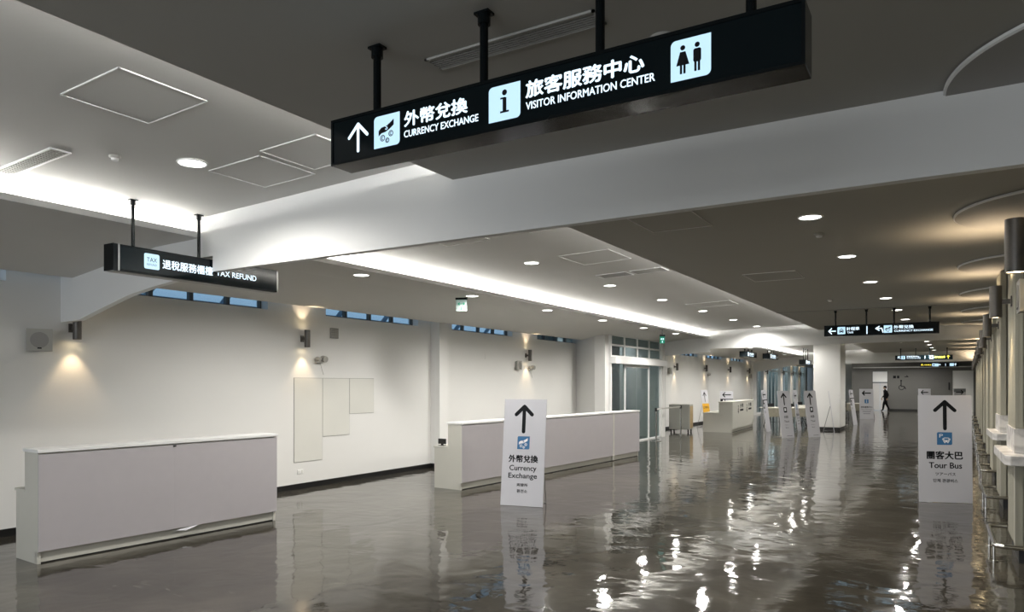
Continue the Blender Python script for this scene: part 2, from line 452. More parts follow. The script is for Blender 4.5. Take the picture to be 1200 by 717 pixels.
def beam(name, y, prof, th=.08, ztop=3.55):
    pts = prof + [(2.4, ztop), (prof[0][0], ztop)]
    return struct(MB().prism(pts, y, y + th).build(name, 'beam'))
beam('trim_1', Y1, [(-8.68, 2.36), (-8.3, 2.37), (-7.83, 2.48), (-7.35, 2.585), (-6.9, 2.645), (-6.5, 2.685), (-6.17, 2.705), (-6.17, 2.87), (-5.955, 2.87), (-5.955, 2.72),
                    (-5.6, 2.725), (-4.0, 2.73), (-.88, 2.74), (.35, 2.745), (2.4, 2.75)], .07)
beam('trim_2', Y2, [(-8.68, 2.45), (-7.7, 2.52), (-6.9, 2.58), (-6.10, 2.62), (-6.095, 2.725), (-3.2, 2.765), (.7, 2.81), (2.4, 2.83)])
beam('trim_3', Y3, [(-8.68, 2.27), (-8.0, 2.36), (-7.2, 2.50), (-6.5, 2.64), (-6.0, 2.66), (-4.06, 2.67), (1.1, 2.71), (2.4, 2.72)])

# left wall with clerestory openings
wins = [(-4.0, -1.62), (-.5, 1.86), (1.40 + .02, 3.80), (4.95, 7.30), (8.48, 10.90), (12.0, 14.42), (15.62, 18.10), (26.9, 29.2), (30.5, 33.0), (34.6, 37.1)]
wins = [wins[0], (-2.1 + .9, 1.0)] + wins[2:]
wl = MB()
wl.box(WX - .25, WX, -6, 18.3, 0, 2.77).box(WX - .25, WX, 21.55, 39.3, 0, 2.77)
edges = [-6] + [t for a in wins[:7] for t in a] + [18.3, 21.55] + [t for a in wins[7:] for t in a] + [39.3]
for a, b in zip(edges[::2], edges[1::2]):
    if b > a: wl.box(WX - .25, WX, a, b, 2.77, 3.12)
wall_left = struct(wl.build('wall_left', 'wall'))
MB().box(WX, WX + .22, 11.29, 11.56, 0.08, 2.95).build('pilaster', 'wall', wall_left)
# joint lines of the three flush panels are real panels standing 8 mm proud
for k, (a, b, z0) in enumerate(((7.80, 8.40, .42), (8.40, 9.02, .79), (9.02, 9.63, 1.14))):
    MB().box(WX, WX + .006, a, b, z0, 1.75).build('panel_gap', 'line', wall_left)
    MB().box(WX, WX + .010, a + .006, b - .006, z0 + .006, 1.744).build('wall_panel', 'panel', wall_left)
struct(MB().box(WX, WX + .012, -6, 11.29, 0, .085).box(WX, WX + .232, 11.28, 11.57, 0, .085).box(WX, WX + .012, 11.57, 18.2, 0, .085)
       .box(WX, WX + .012, 21.9, 39.2, 0, .085).build('baseboard_left', 'skirt'))
for k, (a, b) in enumerate(wins):
    fr = MB()
    fr.box(WX - .20, WX - .15, a, b, 2.77, 2.80).box(WX - .20, WX - .15, a, b, 3.08, 3.12)
    n = 4
    for i in range(n + 1):
        y = a + (b - a) * i / n
        fr.box(WX - .20, WX - .14, max(a, y - .03), min(b, y + .03), 2.77, 3.12)
    W_ = struct(fr.build('window_%d' % (k + 1), 'lamp_body'))
    for i in range(n):
        y = a + (b - a) * i / n
        MB().box(WX - .178, WX - .172, y + .03, y + (b - a) / n - .03, 2.80, 3.08).build('pane', 'glass', W_)
# steel of the neighbouring structure seen through the high windows
ou = MB()
for i in range(30):
    y = -5 + i * 1.45
    ou.cyl((-11.6, y, 2.4), (-10.6, y + .9, 4.2), .05, n=6)
for z in (3.05, 3.35, 3.7): ou.box(-11.4, -11.2, -6, 40, z, z + .07)
st = struct(ou.build('trim_4', 'outside_frame'))

# wall return and glazed door bay
wr = MB()
wr.prism([(WX, 18.27), (WX - .25, 18.0), (-7.9, 17.35), (-7.6, 17.35), (-7.6, 17.62)], 0.0, 3.06, 'z')
struct(wr.build('wall_return', 'wall'))
struct(MB().prism([(WX, 21.55), (-7.5, 21.55), (-7.5, 21.80), (WX, 21.80)], 0, 3.0, 'z').build('wall_bay', 'wall'))
d1 = MB()
DX = -7.58
ya, yb = 17.62, 21.50
for y in (ya, ya + .97, ya + 1.94, ya + 2.91, yb):
    d1.box(DX - .03, DX + .03, y - .035, y + .035, 2.42, 2.98)
for z in (2.40, 2.70, 2.97): d1.box(DX - .028, DX + .028, ya, yb, z - .025, z + .025)
for y in (ya, yb): d1.box(DX - .04, DX + .04, y - .04, y + .04, 0, 3.0)
for y in (ya + 1.0, yb - 1.0): d1.box(DX - .03, DX + .03, y - .03, y + .03, 0.03, 2.40)
d1.box(DX - .04, DX + .04, ya, yb, 0.0, .03)
DOOR = struct(d1.build('door_1', 'bright_trim'), 'white framed glazed sliding door with transom panes beyond long counter', 'door')
MB().box(DX + .02, DX + .20, ya - .05, yb + .15, 2.20, 2.38).build('door_header', 'bright_trim', DOOR, .008)
for i in range(4):
    y = ya + .97 * i
    for z0, z1 in ((2.43, 2.68), (2.72, 2.95)):
        MB().box(DX - .006, DX + .006, y + .04, y + .93, z0, z1).build('pane', 'door_glass', DOOR)
for a, b in ((ya + .05, ya + .97), (ya + 1.03, ya + 1.92), (ya + 1.96, yb - 1.03), (yb - .97, yb - .05)):
    MB().box(DX - .012, DX, a, b, .05, 2.22).build('door_pane', 'door_glass', DOOR)
MB().box(DX + .015, DX + .04, ya + 1.05, yb - 1.05, 2.12, 2.19).build('door_rail', 'bright_trim', DOOR)
# grey-green lobby behind the glass
lb = MB().box(-9.9, -9.8, 16.5, 22.5, 0, 3.1).box(-9.8, -7.7, 22.3, 22.4, 0, 3.1)
lb.box(-9.8, -9.5, 18.3, 18.6, 0, 3.1).box(-9.8, -9.5, 20.2, 20.5, 0, 3.1)
lb.box(-9.9, -8.5, 17, 22.4, 3.1, 3.2)
struct(lb.build('wall_lobby', mat('lobby grey', (.30, .34, .335, 1), .5)))

# far left: pilasters and glazing beyond the third beam
fp = MB()
piers_y = [39.2, 41.8, 46.6, 49.9, 52.9, 56.0]
for y in piers_y: fp.box(WX - .2, WX + .12, y - .45, y + .45, 0, 3.1)
fp.box(WX - .2, -4.6, 57, 57.2, 0, 3.2)
fw_ = struct(fp.build('wall_far', 'wall'))
k = 0
for a, b in zip(piers_y, piers_y[1:]):
    m_ = MB().box(WX - .05, WX + .0, a + .45, b - .45, 0, .1).box(WX - .05, WX, a + .45, b - .45, 2.4, 2.46)
    n = max(2, round((b - a - .9) / 1.0))
    for i in range(n + 1):
        y = a + .45 + (b - a - .9) * i / n; m_.box(WX - .05, WX, y - .03, y + .03, 0, 3.1)
    g_ = struct(m_.build('window_%d' % (11 + k), 'bright_trim')); k += 1
    for i in range(n):
        y = a + .45 + (b - a - .9) * i / n
        MB().box(WX - .03, WX - .02, y + .03, y + (b - a - .9) / n - .03, .1, 3.1).build('pane', 'door_glass', g_)
struct(MB().box(-10.6, -10.5, 39, 57, 0, 3.3).build('wall_outer', mat('outer grey', (.32, .36, .355, 1), .6)))

# back wall (dark grey), with two openings
BW = 50.4
gx = [(-3.84, -2.94, 1.75), (.55, 1.7, 2.40)]
bw = MB().box(-4.9, -3.84, BW, BW + .2, 0, 3.2).box(-3.84, -2.94, BW, BW + .2, 2.44, 3.2)
bw.box(-2.94, .50, BW, BW + .2, 0, 3.2).box(.50, 1.55, BW, BW + .2, 2.46, 3.2).box(1.55, 2.4, BW, BW + .2, 0, 3.2)
bw.box(-5.0, -4.9, BW, 57, 0, 3.2)
wb = struct(bw.build('wall_back', 'grey_wall'))
struct(MB().box(-4.9, -3.86, BW - .012, BW, 0, .10).box(-2.92, .48, BW - .012, BW, 0, .10).build('baseboard_back', 'skirt'))
struct(MB().box(-4.9, 1.6, BW - .3, BW, 2.66, 2.72).build('trim_5', 'beam'))
dB = MB().box(-3.84, -3.80, BW + .02, BW + .10, 0, 2.44).box(-2.98, -2.94, BW + .02, BW + .10, 0, 2.44).box(-3.80, -2.98, BW + .02, BW + .1, 1.72, 1.78)
D2 = struct(dB.build('door_2', 'lamp_body'), 'white double door under pale transom in the dark back wall', 'door')
for a, b in ((-3.795, -3.40), (-3.385, -2.985)): MB().box(a, b, BW + .05, BW + .09, 0.01, 1.715).build('door_leaf', 'door_white', D2)
MB().box(-3.795, -2.985, BW + .05, BW + .07, 1.785, 2.435).build('transom', 'bright_trim', D2)
D3 = struct(MB().box(.50, 1.55, BW + .03, BW + .09, 0, 2.46).build('door_3', 'bright_trim'), 'pale tall door at the right of the dark back wall', 'door')
wp = Flat(lambda u, v, d: (u, BW - d, v))
wp.ring(-2.20, 1.44, .16, .035, .004, 14, 100, 360).stroke((-2.22, 1.80), (-2.22, 1.52), .05, .004).stroke((-2.22, 1.52), (-2.05, 1.50), .05, .005).disc(-2.22, 1.86, .05, .004)
wp.stroke((-2.05, 1.5), (-1.98, 1.36), .05, .006)
wp.rect(-2.58, 2.09, .16, .16, .004).rect(-2.38, 2.09, .12, .16, .004).stroke((-2.02, 2.10), (-1.84, 2.10), .04, .004).stroke((-1.84, 2.10), (-1.92, 2.17), .04, .005)
wp.build('restroom_marking', 'dark_ink', wb)
tag(MB().box(.28, .36, BW - .06, BW, 1.30, 1.75).build('wall_intercom', 'black', None, .01), 'small black vertical intercom on dark back wall beside pale door', 'intercom')

# right wall behind the piers, and the closed end behind the camera (glazed)
struct(MB().box(1.75, 1.95, -6, 50.4, 0, 3.2).build('wall_right', 'flute'))
wb2 = MB().box(-9, -7.8, -6.2, -6, 0, 3.5).box(1.0, 2.4, -6.2, -6, 0, 3.5).box(-7.8, 1, -6.2, -6, 2.95, 3.5)
struct(wb2.build('wall_front', 'wall'))
fr = MB()
for i in range(7):
    x = -7.8 + 8.8 * i / 6; fr.box(x - .04, x + .04, -6.15, -6.05, 0, 2.95)
fr.box(-7.8, 1, -6.15, -6.05, 1.0, 1.06).box(-7.8, 1, -6.15, -6.05, 0, .06)
struct(fr.build('window_20', 'lamp_body'))

# square column behind the second beam
cl = MB().box(-4.02, -3.12, 27.8, 29.3, .10, 3.2)
col_ = struct(cl.build('column_1', 'wall', None, .02))
MB().box(-4.0, -3.14, 27.82, 29.28, 0, .10).build('column_base', 'skirt', col_)

# ================================================================== ceiling things
def hatch(label, x0, x1, y0, y1, zf, g=None, d=.007):
    """flush access panel framed by a thin bright trim; zf gives the ceiling height at x"""
    t = thing('access_panel', label, 'access panel', ((x0 + x1) / 2, (y0 + y1) / 2, 0), 0, g)
    cx, cy = (x0 + x1) / 2, (y0 + y1) / 2
    def slab(a0, a1, b0, b1, th, nm, m):
        mb = MB(); vs = []
        for z_ in (0, -th):
            for X_, Y_ in ((a0, b0), (a1, b0), (a1, b1), (a0, b1)): vs.append((X_ - cx, Y_ - cy, zf(X_) + z_))
        mb.add(vs, [(0, 1, 2, 3), (7, 6, 5, 4), (0, 4, 5, 1), (1, 5, 6, 2), (2, 6, 7, 3), (3, 7, 4, 0)])
        return mb.build(nm, m, t)
    slab(x0 + .012, x1 - .012, y0 + .012, y1 - .012, .004, 'panel', 'ceil_lit' if zf is zs else 'ceil')
    for a in ((x0, x0 + d, y0, y1), (x1 - d, x1, y0, y1), (x0, x1, y0, y0 + d), (x0, x1, y1 - d, y1)):
        slab(*a, .008, 'frame', 'bright_trim')
    return t
zs = lambda x: 3.235 + (x + 6.62) * (.165 / 4.42)     # underside of the raised strip
zd = lambda x: 3.18
hatch('square access panel with white frame, nearest one in raised ceiling strip', -4.35, -3.76, 2.18, 2.72, zs)
hatch('access panel beyond first downlight, left one of adjoining pair by the beam', -4.86, -4.27, 3.52, 4.06, zs)
hatch('access panel right of its twin, next to the white beam, partly behind large sign', -4.20, -3.64, 3.46, 3.98, zs)
hatch('access panel in raised strip just behind the first white beam', -5.05, -4.45, 6.3, 6.9, zs)
hatch('access panel in raised strip near the ceiling edge behind first beam', -3.92, -3.45, 6.2, 6.9, zs)
hatch('access panel in raised strip between third and fourth downlights', -4.3, -3.6, 8.3, 9.1, zs)
hatch('small access panel in the raised strip far down near second beam', -4.6, -3.7, 14.6, 15.4, zs)
hatch('access panel flush in the dark main ceiling past the first beam', -2.5, -1.9, 6.2, 6.9, zd, d=.005)
hatch('access panel flush in dark main ceiling farther along', -2.4, -1.7, 10.2, 11.0, zd, d=.005)

def vent(label, x0, x1, y0, y1, zf, n=10, along='x'):
    cx, cy = (x0 + x1) / 2, (y0 + y1) / 2; z = zf(cx)
    t = thing('air_vent', label, 'vent', (cx, cy, z), 0)
    t.rotation_euler = (0, -math.atan((zf(x1) - zf(x0)) / (x1 - x0)), 0)
    a, b = (x1 - x0) / 2, (y1 - y0) / 2
    MB().box(-a, a, -b, -b + .012, -.010, 0).box(-a, a, b - .012, b, -.010, 0).box(-a, -a + .012, -b, b, -.010, 0).box(a - .012, a, -b, b, -.010, 0).build('frame', 'bright_trim' if zf is zs else 'ceil', t)
    MB().box(-a + .01, a - .01, -b + .01, b - .01, -.002, 0).build('backing', 'grille', t)
    sl = MB()
    for i in range(n):
        y = -b + .012 + (2 * b - .024) * (i + .5) / n; sl.box(-a + .01, a - .01, y - .002, y + .002, -.009, -.002)
    for i in range(1, 24):
        x = -a + 2 * a * i / 24; sl.box(x - .001, x + .001, -b + .01, b - .01, -.007, -.002)
    o = sl.build('slats', 'plastic' if zf is zs else 'ceil', t); o['kind'] = 'stuff'
    return t
vent('white framed slotted air vent beside the cove, far left', -6.10, -5.27, 2.58, 2.72, zs, 6)
vent('long slotted air vent in dark ceiling behind the large hanging sign', -2.09, -1.22, 2.67, 2.80, zd, 6)
vent('dark slotted air vent in raised strip behind third downlight, left half', -4.55, -4.05, 10.0, 10.35, zs, 8)
vent('dark slotted air vent in raised strip, right half nearer ceiling edge', -4.00, -3.5, 10.0, 10.35, zs, 8)

# downlights
def mk_down():
    t = thing('ceiling_light', 'x', 'ceiling light', (0, 0, 0), 0, 'round recessed downlights')
    MB().lathe([(.088, -.001), (.098, -.010), (.108, -.008), (.110, 0)], n=28).build('trim_ring', 'bright_trim', t, 0, True)
    MB().lathe([(0.0001, -.006), (.092, -.005)], n=28).build('lens', 'dl_glow', t)
    light('lamp', 'SPOT', (0, 0, -.03), P_DOWN, (1, .97, .915), t, spot_size=math.radians(166), spot_blend=.6, shadow_soft_size=.05)
    return t
proto = mk_down(); first = True
ORD = ['nearest', 'second', 'third', 'fourth', 'fifth', 'sixth', 'seventh', 'eighth', 'ninth', 'tenth', 'eleventh', 'twelfth']
def down_row(row, pts, zf, start=0):
    global first
    for i, (x, y) in enumerate(pts):
        lab = 'round recessed downlight in the %s, %s in its row' % (row, ORD[i])
        o = proto if first else dup(proto)
        first = False
        o.location = (x, y, zf(x)); o['label'] = lab
zo = lambda x: 3.055
down_row('raised lit ceiling strip', [(-4.80, 3.34), (-4.8, 5.9), (-4.80, 8.48), (-4.78, 11.11), (-4.72, 13.54), (-4.66, 16.1), (-4.63, 18.73), (-4.58, 21.2)], zs)
down_row('low soffit above the left wall', [(-6.40, 6.87), (-6.41, 9.41), (-6.43, 11.97), (-6.41, 14.49), (-6.40, 16.99), (-6.34, 19.32)], zo)
down_row('dark main ceiling', [(-1.12, 2.0 - 2.4), (-1.04, 7.01), (-.98, 9.39), (-.93, 11.92), (-.87, 14.3), (-.81, 16.72), (-.76, 19.24)], zd)
down_row('dark ceiling beyond the second beam', [(-.7, 24.3), (-.6, 26.9), (-.5, 29.5), (-.45, 32.1), (-.4, 34.7), (-.35, 37.3)], zd)
down_row('raised strip beyond the second beam', [(-4.6, 24.3), (-4.6, 26.9), (-4.6, 29.5), (-4.6, 32.1), (-4.6, 34.7), (-4.6, 37.3)], zs)
down_row('ceiling beyond the third beam', [(-6.5, 42), (-6.5, 46), (-6.5, 50), (-4.2, 41.5)], zo)
down_row('soffit beyond the second beam', [(-6.4, 25.5), (-6.4, 28.5), (-6.4, 32), (-6.4, 35.5)], zo)
down_row('added row before the dark back wall', [(-3.3, 42.5), (-3.3, 45.5), (-3.3, 48.3), (-1.2, 42.5), (-1.2, 45.5), (-1.2, 48.3)], zd)  # downlights added to brighten the back wall
down_row('raised strip behind the viewer', [(-4.8, -1.4), (-4.8, -4)], zs)

def detector(label, x, y, z, r=.04):
    t = thing('smoke_detector', label, 'detector', (x, y, z))
    MB().lathe([(r, 0), (r, -.012), (r * .8, -.022)], n=20).build('base', 'plastic', t, 0, True)
    MB().lathe([(r * .7, -.02), (r * .55, -.036), (.001, -.04)], n=20).build('dome', 'bright_trim', t, 0, True)
detector('small white round detector in raised strip left of first downlight', -5.1, 2.93, zs(-5.1))
detector('small round detector in dark ceiling beside nearest visible downlight', -1.08, 7.85, 3.18, .05)
detector('small round detector in dark ceiling near the taxi sign', -1.75, 14.07, 3.18, .05)
detector('round detector on dark ceiling just above the large hanging sign', -1.06, 3.05, 3.18, .06)
detector('small detector on dark ceiling far past the second beam', -1.3, 29.5, 3.18, .06)

# round ceiling discs above the piers
for k in range(-1, 6):
    y = 4.36 + 3.3 * k; x = 1.0 + dx(y)
    R = .92
    t = thing('ceiling_disc', 'shallow round ceiling panel above the fluted piers, %s' % ('behind the viewer' if k < 0 else ['cut by the first beam', 'first beyond the beam', 'second beyond the beam', 'third beyond the beam', 'fourth beyond the beam', 'fifth beyond the beam'][k]), 'ceiling panel', (x, y, 3.18))
    def ringmb(r0, r1, z0, z1, nm, m):
        mb = MB()
        mb.lathe([(r0, z0), (r1, z1)], n=96); o = mb.build(nm, m, t, 0, True)
    MB().lathe([(.0001, -.030), (R - .012, -.030)], n=96).build('panel', 'disc', t)
    MB().lathe([(R - .012, -.030), (R, -.024), (R, -.010), (R - .03, -.004), (R - .03, 0)], n=96).build('rim', 'beam', t, 0, True)

# ================================================================== hanging signs
def rods(t, pts, z0, z1, r=.018):
    for x, y in pts:
        MB().cyl((x, y, z0), (x, y, z1 - .006), r, n=14).build('rod', 'black_metal', t, 0, True)
        MB().box(x - .035, x + .035, y - .025, y + .025, z1 - .010, z1 + .001).cyl((x, y, z1 - .05), (x, y, z1 - .01), r * 1.5, n=14).build('mounting_plate', 'black_metal', t)

def hang_sign(label, x0, x1, y, z0, z1, th, content, rod_x, ceil_z=3.18, name='hanging_sign'):
    """sign box facing -y; content(flats, X, Z) with flats dict of Flat"""
    t = thing(name, label, 'sign', (x0, y, z0))
    W, H = x1 - x0, z1 - z0
    MB().box(0, W, .004, th, 0, H).build('housing', 'black_metal', t, .004)
    MB().box(0, W, -.004, .006, 0, .012).box(0, W, -.004, .006, H - .012, H).box(0, .012, -.004, .006, .012, H - .012).box(W - .012, W, -.004, .006, .012, H - .012).build('frame', 'black_metal', t)
    MB().box(.012, W - .012, 0, .004, .012, H - .012).build('face', 'sign_face', t)
    mp = lambda u, v, d: (u, -.0005 - d, v)
    fl = {k: Flat(mp) for k in ('lit_white', 'lit_icon', 'dark_ink', 'lit_yellow')}
    content(fl, W, H)
    for k, nm in (('lit_icon', 'pictogram_field'), ('dark_ink', 'pictogram'), ('lit_white', 'lettering'), ('lit_yellow', 'lettering')):
        if fl[k].items: 
            o = fl[k].build(nm, k, t)
    for r_ in rod_x:
        rods(t, [(r_ - x0, th * .5)], H, ceil_z - z0)
    return t

# pixel columns of the big sign turned into metres along its face (its plane is y = 2.40)
s_, c_ = math.sin(YAW), math.cos(YAW)
def px2x(px, y):
    r = (px - 600) / F_PX
    return (-s_ + r * c_) / (c_ + r * s_) * y
def big(fl, W, H):
    X = lambda p: px2x(p, 2.40) + 2.42
    A, D, Wt = fl['lit_icon'], fl['dark_ink'], fl['lit_white']
    m_ = lambda a, b: ((X(a) + X(b)) / 2, X(b) - X(a))
    u, w_ = m_(408, 432); Wt.arrow(u, .105, w_, .135, .015)
    ic = [(438.6, 468.7, ico_exchange), (573, 610, ico_info), (786.2, 833.4, ico_wc)]
    for a, b, fn in ic:
        u, w_ = m_(a, b); A.rect(u, .105, w_, .140, .001, r=.018, corners=(0, 1, 0, 1)); fn(D, A, u, .105, .135)
    for a, b, zc, h, s in ((473.7, 548.4, .133, .068, '外幣兌換'), (473.7, 560.8, .070, .030, 'CURRENCY EXCHANGE'),
                          (616, 755.4, .133, .068, '旅客服務中心'), (616.4, 767.8, .070, .030, 'VISITOR INFORMATION CENTER')):
        u, w_ = m_(a, b); Wt.text(s, u, zc, w_, h, .035 if h > .05 else .03, .0012)
hang_sign('large black backlit hanging sign reading visitor information center with restroom symbol', -2.42, -.37, 2.40, 2.655, 2.865, .13, big, [-2.20, -1.62, -1.10, -.55])

def taxi(fl, W, H):
    A, D, Wt = fl['lit_icon'], fl['dark_ink'], fl['lit_white']
    k = W / 1080.0           # image measurements of the face, 1080 wide
    Wt.arrow(80 * k, .105, .13, .15, .020, PI / 2)
    A.rect(172 * k, .112, .15, .15, .001, r=.015); ico_taxi(D, A, 172 * k, .112, .15)
    Wt.text('計程車', 285 * k, .145, .24, .070, .02); Wt.text('TAXI', 258 * k, .068, .11, .038, .02)
    Wt.rect(420 * k, .105, .018, .16)
    Wt.stroke((510 * k, .13), (560 * k, .13), .02).stroke((560 * k, .13), (572 * k, .05), .02).stroke((505 * k, .13), (535 * k, .17), .02).stroke((505 * k, .13), (535 * k, .09), .02)
    A.rect(618 * k, .112, .15, .15, .001, r=.015); ico_exchange(D, A, 618 * k, .112, .15)
    Wt.text('外幣兌換', 762 * k, .145, .35, .070, .02); Wt.text('CURRENCY EXCHANGE', 850 * k, .068, .67, .038, .02)
hang_sign('black hanging sign with taxi and currency exchange, left arrows, before second beam', -2.13, -.06, 16.2, 2.645, 2.87, .13, taxi, [-1.92, -1.34, -.84, -.22])
def far4(fl, W, H):
    A, D, Wt, Yl = fl['lit_icon'], fl['dark_ink'], fl['lit_white'], fl['lit_yellow']
    k = W / 830.0
    Wt.arrow(60 * k, .11, .13, .14, .022, PI / 4)
    A.rect(120 * k, .11, .15, .15, .001, r=.015); ico_info(D, A, 120 * k, .11, .15)
    Wt.text('旅客服務中心', 262 * k, .150, 185 * k, .065, .02); Wt.text('VISITOR INFORMATION CENTER', 270 * k, .075, 205 * k, .035, .02)
    Wt.rect(435 * k, .11, .018, .14)
    A.rect(530 * k, .11, .16, .15, .001, r=.015); D.rect(530 * k, .11, .07, .06, .002)
    Yl.text('國內線出發', 650 * k, .11, 150 * k, .085, .02); Yl.arrow(768 * k, .11, .11, .15, .022)
hang_sign('black hanging sign beyond second beam with white lettering and yellow up arrow', -1.77, .35, 35.0, 2.68, 2.88, .13, far4, [-1.56, -1.0, -.48, .15])
def far5(fl, W, H):
    A, D, Wt, Yl = fl['lit_icon'], fl['dark_ink'], fl['lit_white'], fl['lit_yellow']
    k = W / 590.0
    Yl.arrow(35 * k, .11, .13, .14, .022, PI / 4); Yl.text('行李提領', 118 * k, .11, 115 * k, .075, .02)
    A.rect(215 * k, .11, .16, .16, .001, r=.015); D.rect(215 * k, .11, .07, .07, .002)
    A.rect(262 * k, .10, .16, .16, .001, r=.015); Wt.text('航廈', 300 * k, .12, 40 * k, .07, .02)
    Wt.rect(395 * k, .11, .018, .14)
    A.rect(490 * k, .11, .2, .16, .001, r=.015); Wt.arrow(545 * k, .11, .12, .15, .022)
hang_sign('lower far black hanging sign with yellow lettering before dark back wall', -1.12, .74, 47.0, 2.63, 2.86, .13, far5, [-.95, -.4, .1, .6])

# tax refund sign: runs along the hall, its lettered face looks towards +x
t = thing('hanging_sign', 'black backlit hanging sign reading tax refund, passing under the first beam', 'sign', (-5.98, 3.425, 2.612), PI / 2)
# local x runs along +y of the room, local -y faces +x
L_, H_ = 1.732, .228
MB().box(0, L_, .003, .14, 0, H_).build('housing', 'black_metal', t, .004)
MB().box(.05, L_ - .02, -.004, .004, .015, H_ - .015).build('face', 'sign_face', t)
for q in ((-.003, .004, -.002, .142, 0, H_), (.035, .050, -.006, .004, 0, H_), (L_ - .016, L_, -.006, .004, .01, H_ - .01)): MB().box(*q).build('end_trim', 'black_metal' if q[0] < 0 else 'steel', t)
MB().box(.02, L_ - .02, .02, .12, -.006, .001).build('underside', 'plastic', t)
mp = lambda u, v, d: (u, -.0045 - d, v)
fl = {k: Flat(mp) for k in ('lit_white', 'lit_icon', 'dark_ink')}
def px2y(px, x=-5.98):
    r = (px - 600) / F_PX
    return x * (c_ + r * s_) / (-s_ + r * c_) - 3.425
def span(a, b): return (px2y(a) + px2y(b)) / 2, px2y(b) - px2y(a)
u, w_ = span(168.5, 186.5); fl['lit_icon'].rect(u, .118, w_, .135, .001, r=.015); ico_tax(fl['dark_ink'], fl['lit_icon'], u, .118, w_)
u, w_ = span(190, 249); fl['lit_white'].text('退稅服務櫃檯', u, .112, w_, .085, .022)
u, w_ = span(253, 300); fl['lit_white'].text('TAX REFUND', u, .108, w_, .055, .02)
fl['lit_icon'].build('pictogram_field', 'lit_icon', t); fl['dark_ink'].build('pictogram', 'dark_ink', t); fl['lit_white'].build('lettering', 'lit_white', t)
for yy in (3.635 - 3.425, 4.28 - 3.425):
    rods(t, [(yy, .07)], H_, zs(-6.05) - 2.612, .015)

# small dark hanging signs far left beyond second beam (seen from the end, lit face to the right)
for i, (px, lab) in enumerate(((875, 'small box sign with lit blue face hanging beyond second beam, leftmost'), (902, 'small box sign with lit blue face hanging beyond second beam, middle one'), (944, 'small box sign with lit blue face beside the square white column'))):
    X_ = [-6.6, -6.1, -5.3][i]
    r = (px - 600) / F_PX; Y_ = X_ * (c_ + r * s_) / (-s_ + r * c_)
    dd_ = -s_ * X_ + c_ * Y_; zc = CAM_H + (450 - [414.5, 417, 424][i]) / F_PX * dd_
    t = thing('hanging_sign', lab, 'sign', (X_, Y_, zc - .11), PI / 2)
    MB().box(0, 1.8, 0, .28, 0, .22).build('housing', 'black_metal', t, .004)
    f_ = Flat(lambda u, v, d: (u, -.001 - d, v)); f_.rect(.28, .11, .18, .16, .001, r=.02); f_.text('退稅服務', .85, .13, .75, .09, .03).text('TAX REFUND', .85, .05, .75, .045, .03)
    f_.build('lettering', 'lit_white', t)
    rods(t, [(.3, .14), (.9, .14), (1.5, .14)], .22, [3.05, zs(-6.1), zs(-5.3)][i] - (zc - .11))

# exit direction signs
def exit_sign(label, x, y, z0, z1, w_, rz, green=False, ctop=3.05):
    t = thing('exit_sign', label, 'exit sign', (x, y, z0), rz)
    H = z1 - z0
    MB().box(-w_ / 2 - .01, w_ / 2 + .01, -.02, .02, H - .005, H + .045).build('hanger', 'black_metal', t)
    MB().cyl((0, 0, H + .04), (0, 0, max(ctop - z0, H + .05)), .01, n=8).build('rod', 'black_metal', t)
    MB().box(-w_ / 2, w_ / 2, -.012, .012, 0, H - .004).build('panel', 'green' if green else 'pale_green', t, .003)
    f_ = Flat(lambda u, v, d: (u, -.012 - d, v))
    f_.stroke((-w_ * .3, H * .62), (w_ * .3, H * .62), H * .06).stroke((-w_ * .3, H * .62), (-w_ * .18, H * .72), H * .07).stroke((-w_ * .3, H * .62), (-w_ * .18, H * .52), H * .07)
    f_.stroke((w_ * .3, H * .62), (w_ * .18, H * .72), H * .07).stroke((w_ * .3, H * .62), (w_ * .18, H * .52), H * .07)
    f_.disc(w_ * .02, H * .32, H * .05).stroke((w_ * .02, H * .25), (-w_ * .05, H * .14), H * .06).stroke((-w_ * .05, H * .16), (w_ * .1, H * .08), H * .04)
    f_.build('symbol', 'lit_white' if green else 'green', t)
exit_sign('small hanging green and white exit direction sign under left soffit', -6.68, 9.5, 2.83, 3.02, .175, .45)
exit_sign('small glowing green exit sign hanging by glazed sliding door', -6.2, 17.8, 2.70, 2.88, .12, .45, True)

